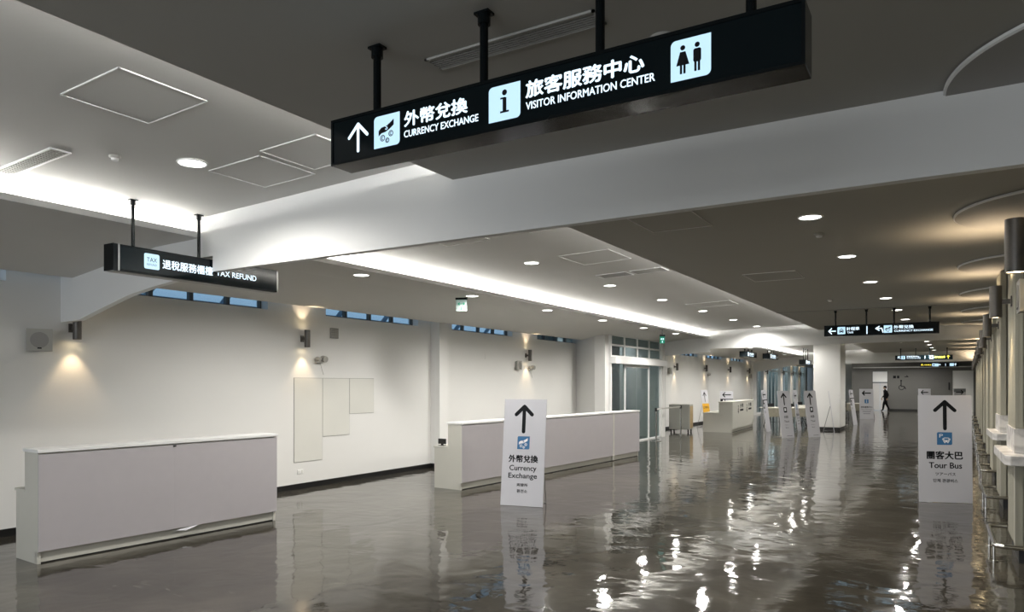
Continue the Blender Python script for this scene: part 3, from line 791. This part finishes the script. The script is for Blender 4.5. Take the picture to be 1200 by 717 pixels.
# ================================================================== counters
def counter(label, p, q, panels, name='service_counter', depth=.47, marks=False, step=.28):
    """p, q: ground points of the public front plinth, left end to right end seen from the hall"""
    a = Vector((p[0], p[1], 0)); b = Vector((q[0], q[1], 0)); L = (b - a).length
    ang = math.atan2(b.y - a.y, b.x - a.x)
    t = thing(name, label, 'counter', a, ang)
    # local x along the front, local +y goes back (towards the wall)
    body = MB().prism([(.02, .0), (depth, .0), (depth, .64), (step, .64), (step, 1.02), (0.0, 1.02), (0.0, .11), (.02, .11)], 0, .03, 'x')
    body.prism([(.02, .0), (depth, .0), (depth, .64), (step, .64), (step, 1.02), (0.0, 1.02), (0.0, .11), (.02, .11)], L - .03, L, 'x')
    body.box(.03, L - .03, .02, .03, .11, 1.02).box(.03, L - .03, step - .01, step, .64, 1.02).box(.03, L - .03, .03, depth, .40, .42)
    body.build('body', 'lam_body', t)
    MB().box(0.0, L, .035, .06, .01, .11).build('plinth', 'lam_body', t)
    x = .0
    for i, w_ in enumerate(panels):
        w2 = w_ * L
        MB().box(x + .0002, x + w2 - .0002, -.012, .02, .115, 1.005).build('front_panel', 'lam_front', t)
        x += w2
    MB().box(-.012, L + .012, -.02, step + .02, 1.02, 1.05).build('counter_top', 'bright_trim', t, .003)
    MB().box(-.006, L + .006, step - .005, depth + .02, .64, .665).build('work_shelf', 'lam_body', t, .003)
    MB().box(.01, L - .01, .03, .04, 0, .012).build('base_gap', 'skirt', t)
    if marks:
        f_ = Flat(lambda u, v, d: (u, -.013 - d, v))
        for u0 in (L * .36, L * .76):
            f_.text('2', u0 - .45, .83, .18, .15, .04); f_.text('外幣', u0 + .15, .88, .62, .16, .04); f_.rect(u0 + .15, .73, .62, .07)
            f_.text('幣', u0 - .45, .68, .18, .12, .04)
        f_.build('lettering', 'dark_ink', t)
    return t
c1 = counter('long white reception counter with grey violet front panels, nearest on left', (-7.08, 3.36), (-6.91, 5.94), (.5, .5), depth=.47)
# small black latch and a torn corner of protective film on the nearest counter
MB().box(1.28, 1.31, -.020, -.008, .985, 1.003).build('latch', 'black', c1)
MB().add([(1.30, -.03, .10), (1.56, -.02, .118), (1.40, -.045, .085), (1.48, -.07, .112)], [(0, 2, 1), (2, 3, 1)]).build('peeling_film', 'board', c1)
c2 = counter('longer white counter with grey violet front, behind the currency exchange board', (-6.40, 9.11), (-5.97, 15.55), (.40, .40, .20), depth=.56)
for xx in (6.45 * .80,):
    MB().box(xx - .035, xx + .02, -.016, .03, .02, 1.02).build('divider', 'lam_body', c2)
c3 = counter('white counter with black characters on its front, by far left wall', (-6.12, 24.63), (-6.30, 28.6), (1.0,), depth=.98, marks=True, step=.45)
c3.children[2].active_material = M['lam_body'] if len(c3.children) > 2 else None
for ch in c3.children:
    if ch.name.startswith('front_panel'): ch.data.materials[0] = M['lam_body']
# monitor on the second counter's work shelf
t = thing('computer_monitor', 'black monitor standing on low shelf of the longer counter', 'monitor', (-6.86, 9.22, .668), 0)
MB().box(-.075, .075, -.01, .01, .025, .11).build('screen', 'black', t, .004)
MB().box(-.02, .02, -.01, .01, 0, .03).box(-.05, .05, -.04, .04, 0, .008).build('stand', 'black', t)

# ================================================================== A-boards
def board(label, bl, ang, w_, h, lean, draw, name='sign_board', group=None, shift=0):
    """bl: ground point of the lower left corner as read; ang: direction of the lower edge; leans back by lean"""
    t = thing(name, label, 'sign board', (bl[0], bl[1], 0), ang, group)
    sl, cl_ = math.sin(lean), math.cos(lean)
    mp = lambda u, v, d: (u, v * sl - d * cl_, v * cl_ + d * sl + .004)
    mb = MB(); th = .012
    vs = [mp(0, 0, 0), mp(w_, 0, 0), mp(w_, h, 0), mp(0, h, 0), mp(0, 0, -th), mp(w_, 0, -th), mp(w_, h, -th), mp(0, h, -th)]
    mb.add(vs, [(0, 1, 2, 3), (7, 6, 5, 4), (0, 4, 5, 1), (1, 5, 6, 2), (2, 6, 7, 3), (3, 7, 4, 0)])
    mb.build('panel', 'board', t)
    st = MB()
    zt = h * .62
    for u in (.06, w_ - .06):
        st.tube([mp(u, zt, -.02), (u, zt * sl + .24, .008)], .006, 8)
    st.tube([(.06, zt * sl + .24, .008), (w_ - .06, zt * sl + .24, .008)], .006, 8)
    st.tube([(w_ / 2, .03 , .05), (w_ / 2, zt * sl + .22, .03)], .004, 6)
    st.build('strut', 'wire', t)
    fl = {}
    for k in ('dark_ink', 'blue_ink', 'white_ink', 'orange', 'grey_ink'): fl[k] = Flat(mp)
    draw(fl, w_, h)
    for k, nm in (('blue_ink', 'pictogram_field'), ('orange', 'orange_band'), ('white_ink', 'pictogram'), ('dark_ink', 'lettering'), ('grey_ink', 'fine_print')):
        if fl[k].items: fl[k].build(nm, k, t)
    return t
def d_exchange(fl, w_, h):
    D, B, Wh = fl['dark_ink'], fl['blue_ink'], fl['white_ink']
    K = lambda y: h * (1 - y)              # y measured downwards as a fraction
    D.arrow(w_ * .48, K(.187), w_ * .46, h * .275, w_ * .085)
    B.rect(w_ * .49, K(.412), w_ * .29, h * .122, .001, r=w_ * .03, corners=(0, 1, 0, 1)); ico_exchange(Wh, B, w_ * .49, K(.412), w_ * .32)
    D.text('外幣兌換', w_ * .50, K(.562), w_ * .70, h * .072, .035)
    D.text('Currency', w_ * .50, K(.655), w_ * .64, h * .066, .035); D.text('Exchange', w_ * .50, K(.727), w_ * .68, h * .064, .035)
    D.text('両替所', w_ * .50, K(.805), w_ * .26, h * .030, .03); D.text('환전소', w_ * .50, K(.862), w_ * .25, h * .032, .03)
def d_bus(fl, w_, h):
    D, B, Wh = fl['dark_ink'], fl['blue_ink'], fl['white_ink']
    K = lambda y: h * (1 - y)
    D.arrow(w_ * .50, K(.185), w_ * .44, h * .285, w_ * .072)
    B.rect(w_ * .49, K(.405), w_ * .285, h * .118, .001, r=w_ * .03, corners=(0, 1, 0, 1)); ico_bus(Wh, B, w_ * .49, K(.405), w_ * .27)
    D.text('團客大巴', w_ * .49, K(.560), w_ * .68, h * .078, .035)
    D.text('Tour Bus', w_ * .50, K(.655), w_ * .62, h * .056, .045)
    D.text('ツアーバス', w_ * .50, K(.735), w_ * .38, h * .030, .03); D.text('단체 관광버스', w_ * .50, K(.797), w_ * .46, h * .034, .03)
def d_small(fl, w_, h):
    D, B, Wh, G = fl['dark_ink'], fl['blue_ink'], fl['white_ink'], fl['grey_ink']
    K = lambda y: h * (1 - y)
    D.arrow(w_ * .47, K(.175), w_ * .46, h * .27, w_ * .085)
    D.rect(w_ * .49, K(.405), w_ * .26, h * .115, .001, r=w_ * .03); Wh.rect(w_ * .49, K(.40), w_ * .13, h * .06, .002, r=w_ * .02)
    D.text('計程車', w_ * .50, K(.555), w_ * .32, h * .060, .02)
    D.text('Taxi', w_ * .50, K(.650), w_ * .38, h * .040, .02); D.text('タクシー', w_ * .48, K(.725), w_ * .32, h * .022, .01); D.text('택시', w_ * .48, K(.785), w_ * .24, h * .028, .01)
    G.rect(w_ * .62, K(.955), w_ * .44, h * .012)
def d_info(fl, w_, h):
    D, B, Wh, G = fl['dark_ink'], fl['blue_ink'], fl['white_ink'], fl['grey_ink']
    K = lambda y: h * (1 - y)
    D.arrow(w_ * .50, K(.14), w_ * .36, w_ * .66, w_ * .085, PI / 2)
    B.rect(w_ * .50, K(.41), w_ * .28, h * .13, .001, r=w_ * .03); ico_info(Wh, B, w_ * .50, K(.41), w_ * .30)
    D.text('旅客服務中心', w_ * .50, K(.60), w_ * .82, h * .06, .02)
    G.text('Visitor Information', w_ * .5, K(.68), w_ * .78, h * .04, .01)
    G.rect(w_ * .5, K(.75), w_ * .6, h * .02); G.rect(w_ * .5, K(.82), w_ * .5, h * .02)
def d_orange(fl, w_, h):
    D, O, G = fl['dark_ink'], fl['orange'], fl['grey_ink']
    K = lambda y: h * (1 - y)
    D.arrow(w_ * .48, K(.18), w_ * .5, h * .28, w_ * .08)
    O.rect(w_ * .5, K(.49), w_ * 1.0, h * .26); D.text('公車站', w_ * .5, K(.46), w_ * .8, h * .07, .02)
    D.rect(w_ * .5, K(.67), w_ * .7, h * .02); G.rect(w_ * .5, K(.73), w_ * .6, h * .02)
def d_left(fl, w_, h):
    D, G, O = fl['dark_ink'], fl['grey_ink'], fl['orange']
    D.arrow(w_ * .5, h * .86, w_ * .38, w_ * .62, w_ * .075, PI / 2)
def d_left_o(fl, w_, h):
    d_left(fl, w_, h); fl['orange'].rect(w_ * .5, h * .60, w_, h * .22)
def d_leftblk(fl, w_, h):
    D, Wh, G = fl['dark_ink'], fl['white_ink'], fl['grey_ink']
    D.arrow(w_ * .5, h * .89, w_ * .40, w_ * .68, w_ * .075, PI / 2)
    D.rect(w_ * .5, h * .76, w_ * 1.0, h * .022); D.rect(w_ * .20, h * .66, w_ * .38, h * .20)
    Wh.disc(w_ * .26, h * .72, w_ * .06, .002); Wh.rect(w_ * .22, h * .64, w_ * .12, h * .05, .002, r=.02); Wh.disc(w_ * .24, h * .60, w_ * .05, .002)
    G.rect(w_ * .1, h * .48, w_ * .04, h * .08); G.rect(w_ * .3, h * .48, w_ * .14, h * .06)
def d_right(fl, w_, h):
    fl['grey_ink'].rect(w_ * .5, h * .93, w_ * .98, h * .13, .0005)
    fl['dark_ink'].arrow(w_ * .5, h * .86, w_ * .38, w_ * .62, w_ * .075, -PI / 2)

def ground(px, py):
    r, u = (px - 600) / F_PX, (450 - py) / F_PX
    tt = -CAM_H / u
    return ((-s_ + r * c_) * tt, (c_ + r * s_) * tt)
R_ = math.radians
LEAN = R_(7.5)
board('white currency exchange sign board with up arrow, standing before the longer counter', (-5.17, 8.27), R_(11.5), .605, 1.45, LEAN, d_exchange)
board('white tour bus sign board with up arrow and blue bus symbol, on the right', (-.285, 11.53), R_(17), .668, 1.49, R_(2), d_bus)
board('leaning white taxi board with up arrow, left of the near-identical pair', (-4.17, 22.80), R_(64), .60, 1.45, LEAN, d_small)
board('leaning white taxi board with up arrow, closest to the square column', (-3.53, 23.55), R_(64), .60, 1.45, LEAN, d_small)
board('narrow edge-on board with dark pictogram, leftmost before the trestle tables', (-5.15, 25.4), R_(88), .62, 1.45, LEAN, d_leftblk)
board('edge-on white board seen between the two leaning taxi boards', (-4.30, 26.4), R_(89), .62, 1.45, LEAN, d_info)
board('board seen exactly edge-on with its strut, before the square white column', ground(978, 506.5), R_(98), .60, 1.42, LEAN, d_info)
board('edge-on board right of the square white column', ground(1000.5, 498.5), R_(82), .60, 1.43, LEAN, d_leftblk)
g_ = ground(1007.6, 491.2); board('white information board with left arrow and small blue symbol facing the hall', g_, YAW, .66, 1.42, R_(2), d_info)
g_ = ground(1076.7, 486.3); board('white board with left arrow peeking out behind tour bus board', g_, YAW, .66, 1.40, R_(2), d_left_o)
g_ = ground(1118, 486.3); board('grey topped board with right arrow behind tour bus board', g_, YAW, .66, 1.41, R_(2), d_right)
board('leaning board with up arrow and orange band by far left wall', (-7.66, 26.8), R_(82), .60, 1.43, LEAN, d_orange)
g_ = ground(844.3, 497.5); board('white board with left arrow behind the counter with black characters', g_, YAW, .53, 1.36, R_(2), d_leftblk)

# ================================================================== left wall fittings
def lamp_parts(t, r=.045, h=.27, out=.12, col='lamp_body', pw=P_WALL, up=True, cone=80):
    """cylinder lamp whose bracket reaches back along -x to the wall at x=0"""
    MB().lathe([(r - .004, -h / 2 + .004), (r, -h / 2), (r, h / 2), (r - .004, h / 2 - .004)], (out, 0, 0), 28).build('housing', col, t, 0, True)
    MB().box(.0, out - r + .005, -.018, .018, -.022, .022).build('bracket', col, t)
    MB().box(0, .012, -.035, .035, -.05, .05).build('wall_plate', col, t)
    MB().cyl((out, 0, -h / 2 + .006), (out, 0, -h / 2 + .010), r - .006, n=20).build('lens', 'lamp_glow', t)
    if up: MB().cyl((out, 0, h / 2 - .010), (out, 0, h / 2 - .006), r - .006, n=20).build('lens', 'lamp_glow', t)
    light('beam_down', 'SPOT', (out, 0, -h / 2 - .01), pw, (1, .74, .45), t, spot_size=R_(80), spot_blend=.7, shadow_soft_size=.015)
    if up: light('beam_up', 'SPOT', (out, 0, h / 2 + .01), pw * .8, (1, .76, .50), t, rot=(PI, 0, 0), spot_size=R_(cone), spot_blend=.7, shadow_soft_size=.015)
wl_y = [(4.48, 2.30, 'under the haunch of the first beam'), (7.97, 2.365, 'above the flush wall panels'), (15.05, 2.345, 'above the longer counter'),
        (26.25, 2.30, 'just past the glazed sliding door'), (30.18, 2.32, 'second past the sliding door'), (34.12, 2.33, 'third past the sliding door'), (38.0, 2.33, 'fourth past the sliding door')]
t0 = thing('wall_lamp', 'x', 'wall lamp', (0, 0, 0), 0, 'cylindrical up and down wall lamps'); lamp_parts(t0)
for i, (y, z, lab) in enumerate(wl_y):
    o = t0 if i == 0 else dup(t0)
    o.location = (WX, y, z); o['label'] = 'brown cylinder wall lamp on left wall, ' + lab
for y, lab in ((41.8, 'first'), (46.6, 'second'), (49.9, 'third'), (52.9, 'fourth')):
    o = dup(t0, (WX + .12, y, 2.35)); o['label'] = 'tiny warm wall lamp on the %s far pilaster beyond third beam' % lab

def speaker(label, x, y, z, rz=0, s=1.0, tilt=0):
    t = thing('wall_speaker', label, 'speaker', (x, y, z), rz)
    # tapered cabinet: wide square front (towards +x), smaller back
    MB().add([(0, -.09 * s, -.10 * s), (0, .09 * s, -.10 * s), (0, .09 * s, .10 * s), (0, -.09 * s, .10 * s),
              (.10 * s, -.125 * s, -.125 * s), (.10 * s, .125 * s, -.125 * s), (.10 * s, .125 * s, .125 * s), (.10 * s, -.125 * s, .125 * s)],
             [(0, 1, 2, 3), (4, 5, 6, 7), (0, 1, 5, 4), (1, 2, 6, 5), (2, 3, 7, 6), (3, 0, 4, 7)]).build('cabinet', 'plastic', t, .004)
    MB().cyl((.10 * s, 0, 0), (.104 * s, 0, 0), .088 * s, n=28).build('grille', 'grille', t)
    MB().box(.104 * s, .107 * s, -.02 * s, .02 * s, -.098 * s, -.083 * s).build('badge', 'dark_ink', t)
speaker('square off-white speaker with round grille on left wall by first lamp', WX, 4.12, 2.14, R_(-18))
speaker('small off-white speaker below the lamp above the longer counter', WX, 14.62, 2.10, 0, .85)
speaker('small off-white speaker below lamp just past the sliding door', WX, 25.6, 2.14, 0, 1.0)
speaker('small off-white speaker below fourth lamp past the sliding door', WX, 38.5, 2.06, 0, 1.0)
def twin(label, x, y, z, rz=0, s=1.0):
    t = thing('emergency_light', label, 'emergency light', (x, y, z), rz)
    MB().box(0, .05 * s, -.09 * s, .05 * s, -.05 * s, -.02 * s).build('battery_box', 'plastic', t, .004)
    for yy, r in ((.065, .055), (-.06, .035)):
        MB().cyl((.03 * s, yy * s, .02 * s), (.10 * s, yy * s, .01 * s), r * s, r * s * .9, 20).ball((.03 * s, yy * s, .02 * s), r * s * .95, 14).build('lamp_head', 'plastic', t, 0, True)
    MB().tube([(.02 * s, .02 * s, -.05 * s), (.02 * s, .05 * s, -.14 * s), (.012 * s, .10 * s, -.24 * s)], .003 * s, 6).build('cable', 'plastic', t)
twin('white twin-head emergency light under lamp above the flush wall panels', WX, 8.32, 2.04)
twin('white twin-head emergency light under the lamp above longer counter', WX, 15.25, 2.04)
twin('white twin-head emergency light by second lamp past the sliding door', WX + .01, 30.7, 2.05, 0, 1.0)
o = MB().box(WX, WX + .02, 8.57, 8.75, 2.41, 2.58).build('wall_grille', 'grille', None, .003); tag(o, 'small square grey wall box high above the flush panels', 'wall box')
for i in range(5):
    MB().box(WX + .02, WX + .023, 8.585, 8.735, 2.43 + i * .028, 2.44 + i * .028).build('slat', 'plastic', o)
t = thing('wall_socket', 'small white double power socket low on the left wall', 'socket', (WX, 7.93, .27))
MB().box(0, .010, -.06, .06, -.035, .035).build('plate', 'bright_trim', t, .003)
for y in (-.03, .03): MB().box(.010, .013, y - .015, y + .015, -.02, .02).build('outlet', 'panel', t)
o = MB().box(WX, WX + .008, 13.25, 13.40, 2.20, 2.33).build('wall_plate', 'wall', None, .002); tag(o, 'blank white cover plate high on wall above longer counter', 'cover plate')

# ================================================================== right-hand piers
def fluted(x0, x1, y0, y1, z0, z1, n):
    """box whose -y face carries n vertical ribs and whose -x face carries ribs too"""
    mb = MB(); pts = []
    # outline, counter-clockwise from the -x/-y corner
    W = x1 - x0
    def rib(a, b, fixed, axis, sgn, n):
        out = []
        for i in range(n):
            u0 = a + (b - a) * i / n; u1 = a + (b - a) * (i + 1) / n; g = (u1 - u0)
            for f, dpt in ((0, 0), (.50, 0), (.54, .042), (.96, .042)):
                u = u0 + g * f
                out.append((u, fixed + sgn * dpt) if axis == 'x' else (fixed + sgn * dpt, u))
        return out
    pts += rib(x0, x1, y0, 'x', 1, n)
    pts += [(x1, y0), (x1, y1), (x0, y1)]
    pts += rib(y1, y0, x0, 'y', 1, 12)[1:]
    mb.prism(pts, z0, z1, 'z')
    return mb
def mk_pier(ledge=True):
    t = thing('fluted_pier', 'x', 'pier', (0, 0, 0), 0, 'fluted piers on the right')
    Wd, Dp = .95, .84
    MB().box(.03, Wd, .03, Dp - .03, 0, .16).build('plinth', 'skirt', t)
    fluted(0, Wd, 0, Dp, .157, .93 if ledge else 3.14, 24).build('lower_shaft' if ledge else 'shaft', 'flute', t)
    MB().box(-.006, .004, -.004, .05, .157, .93 if ledge else 3.14).build('corner_strip', 'flute_side', t)
    if ledge: fluted(0, Wd, 0, Dp, 1.24, 3.14, 24).build('upper_shaft', 'flute', t)
    if ledge: MB().prism([(-.012, -.012), (Wd, -.012), (Wd, Dp + .012), (-.012, Dp + .012)], 1.015, 1.24, 'z').build('marble_collar', 'marble', t, .004)
    if ledge: MB().prism([(-.06, -.34), (-.10, -.26), (-.115, Dp + .12), (Wd, Dp + .12), (Wd, -.36)], .925, 1.015, 'z').build('marble_ledge', 'marble', t, .008)
    rail = MB()
    z = .175; xx = -.165
    path = [(0.0, Dp + .13, z), (xx + .06, Dp + .13, z), (xx + .02, Dp + .11, z), (xx, Dp + .06, z), (xx, -.10, z), (xx + .02, -.15, z), (xx + .07, -.17, z), (Wd, -.17, z)]
    rail.tube(path, .022, 12)
    rail.build('foot_rail', 'chrome', t, 0, True)
    po = MB()
    for yy in (Dp - .1, .0):
        po.cyl((xx, yy, 0), (xx, yy, z), .014, n=10).cyl((xx, yy, 0), (xx, yy, .008), .035, n=14)
    po.cyl((.4, -.17, 0), (.4, -.17, z), .014, n=10)
    po.build('rail_post', 'chrome', t, 0, True)
    return t
pier = mk_pier(); plain = mk_pier(False)
tl = thing('wall_lamp', 'x', 'wall lamp', (0, 0, 0), PI, 'cylindrical lamps on the piers'); lamp_parts(tl, .053, .31, .13, pw=26, cone=140)
PW = ['nearest, its edge cut by the frame', 'second along', 'third along', 'fourth along', 'fifth along', 'sixth along', 'seventh along', 'eighth along', 'ninth along', 'tenth along', 'eleventh along', 'twelfth along']
for i in range(11):
    y = 4.67 + 3.36 * i
    x = .49 + .024 * (y - 4.67)
    o = (pier if i == 1 else dup(pier)) if i < 3 else (plain if i == 3 else dup(plain))
    o.location = (x, y, 0); o['label'] = ('fluted pier with marble ledge and foot rail, ' if i < 3 else 'plain fluted pier with foot rail and no ledge, ') + PW[i]
    if i == 0:          # the nearest pier carries no ledge or rail in view
        for ch in list(o.children):
            if ch.name.split('.')[0] in ('marble_ledge', 'foot_rail', 'rail_post'): bpy.data.objects.remove(ch)
        o['label'] = 'fluted pier with marble collar, nearest, mostly outside the right frame edge'
    l_ = tl if i == 0 else dup(tl)
    l_.location = (x, y + .38, 2.45); l_['label'] = 'brown cylinder lamp on right-hand pier, ' + PW[i]
speaker('off-white box speaker below the nearest pier lamp at right edge', .47, 5.30, 2.18, PI, .8)
twin('small white emergency light on third right-hand pier beside its lamp', .60 + .02, 8.75 + 3.3, 2.40, PI, 1.0)

# ================================================================== far furniture
t = thing('storage_cabinet', 'grey beige cabinet on castors with tan side door by far left wall', 'cabinet', (-8.08, 23.88, 0), R_(6))
MB().box(0, .70, 0, .62, .10, .95).build('body', 'cab', t, .006)
MB().box(.02, .68, -.012, 0, .13, .92).build('front_panel', 'cab', t, .003)
MB().box(.70, .712, .06, .56, .14, .90).build('door', 'tan', t, .003)
for a, b in ((.06, .06), (.64, .06), (.06, .56), (.64, .56)):
    MB().cyl((a - .015, b, .045), (a + .015, b, .045), .045, n=14).box(a - .02, a + .02, b - .02, b + .02, .07, .10).build('castor', 'black', t)
def stanchion(label, x, y):
    t = thing('belt_post', label, 'belt post', (x, y, 0))
    MB().lathe([(.0001, 0), (.15, 0), (.15, .012), (.05, .03), (.02, .035)], n=24).build('base', 'steel', t, 0, True)
    MB().cyl((0, 0, .03), (0, 0, .86), .024, n=14).build('pole', 'steel', t, 0, True)
    MB().cyl((0, 0, .86), (0, 0, .96), .036, n=14).build('belt_head', 'black', t, 0, True)
    return t
a_, b_ = (-7.12, 19.9), (-7.30, 22.75)
stanchion('steel belt post with black head before the sliding door, nearer one', *a_)
stanchion('steel belt post with black head by the cabinet, farther one', *b_)
mb = MB(); d_ = Vector((b_[0] - a_[0], b_[1] - a_[1], 0)); n_ = Vector((-d_.y, d_.x, 0)).normalized() * .003
u_ = d_.normalized() * .042
P = [Vector((a_[0], a_[1], .90)) + u_, Vector((b_[0], b_[1], .90)) - u_]
mb.add([P[0] - n_, P[1] - n_, P[1] - n_ + Vector((0, 0, .04)), P[0] - n_ + Vector((0, 0, .04)), P[0] + n_, P[1] + n_, P[1] + n_ + Vector((0, 0, .04)), P[0] + n_ + Vector((0, 0, .04))],
       [(0, 1, 2, 3), (7, 6, 5, 4), (0, 4, 5, 1), (3, 2, 6, 7), (0, 3, 7, 4), (1, 5, 6, 2)])
tag(mb.build('barrier_belt', 'plastic'), 'pale barrier belt stretched between the two belt posts', 'belt')

def table(label, x, y, rz, L=1.8, W=.6):
    t = thing('folding_table', label, 'table', (x, y, 0), rz)
    MB().box(-L / 2, L / 2, -W / 2, W / 2, .71, .745).build('table_top', 'cloth', t, .006)
    sk = MB(); n = 36
    for i in range(n):     # short gathered cloth hanging on the front
        x0, x1 = -L / 2 + L * i / n, -L / 2 + L * (i + 1) / n; d = .012 if i % 2 else 0
        sk.box(x0, x1, -W / 2 - .012 - d, -W / 2 - .004 - d, .38, .71)
    o = sk.build('cloth_skirt', 'skirtcloth', t)
    for sx in (-1, 1):
        MB().tube([(sx * (L / 2 - .15), -W / 2 + .04, 0), (sx * (L / 2 - .40), 0, .70), (sx * (L / 2 - .15), W / 2 - .04, 0)], .014, 8).tube([(sx * (L / 2 - .2), -W / 2 + .08, .12), (sx * (L / 2 - .2), W / 2 - .08, .12)], .010, 6).build('leg', 'black', t)
    return t
table('cream folding table with khaki cloth beside the counter with black characters', -5.3, 29.5, YAW)
table('cream folding table with khaki cloth, middle one behind leaning boards', -4.75, 31.6, YAW)
table('cream folding table behind second leaning board near the column', -4.55, 33.2, YAW, 1.6)
table('cream folding table right of the square white column', -3.95, 37.6, YAW, 1.6)
def chair(label, x, y, rz):
    t = thing('folding_chair', label, 'chair', (x, y, 0), rz)
    MB().box(-.21, .21, -.20, .20, .42, .45).build('seat', 'black', t, .01)
    MB().box(-.20, .20, .20, .225, .60, .86).build('backrest', 'black', t, .01)
    for sx in (-1, 1):
        MB().tube([(sx * .20, .26, 0), (sx * .20, .21, .45), (sx * .20, .21, .85)], .012, 8).build('leg', 'black', t)
        MB().tube([(sx * .20, -.22, 0), (sx * .20, -.16, .43)], .012, 8).build('leg', 'black', t)
    MB().tube([(-.2, -.21, .12), (.2, -.21, .12)], .008, 6).build('stretcher', 'black', t)
chair('black chair behind table nearest the counter with black characters', -5.95, 30.4, YAW + .2)
chair('black chair behind the nearest table, right of its neighbour', -5.15, 30.45, YAW - .1)
chair('black chair behind middle table near the leaning boards', -5.4, 33.6, YAW + .1)
chair('black chair behind table beside the square column', -4.9, 34.3, YAW)
chair('black chair behind the table right of the column', -3.9, 35.5, YAW - .2)
chair('brown-shadowed chair between information board and walking person', -3.05, 38.4, YAW + 1.2)

# ================================================================== person walking far away
def person():
    t = thing('person', 'person in black clothes walking left past the white double door', 'person', (-3.0, 49.2, 0), R_(20))
    s = .885
    J = {  # x forward is -x (walking left), y sideways, z up; metres for a 1.70 figure
        'pel': (0, 0, .92, .125), 'waist': (.0, 0, 1.05, .15), 'chest': (-.01, 0, 1.28, .18), 'neck': (-.03, 0, 1.45, .07), 'head0': (-.045, 0, 1.52, .060),
        'hL': (0, -.10, .90, .12), 'kL': (-.14, -.09, .50, .085), 'aL': (-.20, -.09, .09, .055), 'tL': (-.33, -.09, .035, .045),
        'hR': (0, .10, .90, .12), 'kR': (.06, .09, .50, .085), 'aR': (.25, .09, .14, .055), 'tR': (.17, .09, .04, .045),
        'sL': (-.01, -.19, 1.38, .08), 'eL': (.10, -.25, 1.12, .06), 'wL': (.02, -.24, .90, .030),
        'sR': (-.01, .19, 1.38, .08), 'eR': (.02, .25, 1.10, .06), 'wR': (-.17, .23, .93, .030)}
    E = [('pel', 'waist'), ('waist', 'chest'), ('chest', 'neck'), ('neck', 'head0'), ('pel', 'hL'), ('hL', 'kL'), ('kL', 'aL'), ('aL', 'tL'), ('pel', 'hR'), ('hR', 'kR'), ('kR', 'aR'), ('aR', 'tR'),
         ('chest', 'sL'), ('sL', 'eL'), ('eL', 'wL'), ('chest', 'sR'), ('sR', 'eR'), ('eR', 'wR')]
    keys = list(J); me = bpy.data.meshes.new('body')
    me.from_pydata([tuple(c * s for c in J[k][:3]) for k in keys], [(keys.index(a), keys.index(b)) for a, b in E], [])
    o = bpy.data.objects.new('body', me); COL.objects.link(o); o.parent = t
    md = o.modifiers.new('Skin', 'SKIN'); 
    for i, k in enumerate(keys):
        sv = me.skin_vertices[0].data[i]; sv.radius = (J[k][3] * s, J[k][3] * s * .9); sv.use_root = (k == 'pel')
    o.modifiers.new('Sub', 'SUBSURF').levels = 2; o.modifiers['Sub'].render_levels = 2
    me.materials.append(M['person'])
    # head with face, hands with fingers
    hd = MB().ball((-.055 * s, 0, 1.615 * s), .095 * s, 18, 1.22).add([(-.155 * s, -.012, 1.60 * s), (-.155 * s, .012, 1.60 * s), (-.145 * s, 0, 1.64 * s), (-.185 * s, 0, 1.605 * s)], [(0, 1, 3), (1, 2, 3), (2, 0, 3)])
    hd.ball((-.06 * s, .095 * s, 1.61 * s), .022 * s, 8).ball((-.06 * s, -.095 * s, 1.61 * s), .022 * s, 8)
    hd.build('head', 'skin', t, 0, True)
    MB().ball((-.035 * s, 0, 1.645 * s), .108 * s, 18, 1.05).build('hair', 'person', t, 0, True)
    for w_, sg in (((.02, -.24, .90), -1), ((-.17, .23, .93), 1)):
        h = MB().ball((w_[0] * s, w_[1] * s, (w_[2] - .06) * s), .036 * s, 10, 1.3)
        for q in range(4):
            x = (w_[0] - .03 + .02 * q) * s; L = (.085, .095, .09, .07)[q] * s
            h.tube([(x, w_[1] * s, (w_[2] - .09) * s), (x - .005, (w_[1] - .01 * sg) * s, (w_[2] - .09) * s - L * .6), (x - .012, (w_[1] - .02 * sg) * s, (w_[2] - .09) * s - L)], .008 * s, 6)
        h.tube([((w_[0] - .03) * s, w_[1] * s, (w_[2] - .05) * s), ((w_[0] - .065) * s, w_[1] * s, (w_[2] - .10) * s)], .009 * s, 6)
        h.build('hand', 'skin', t, 0, True)
    return t
person()
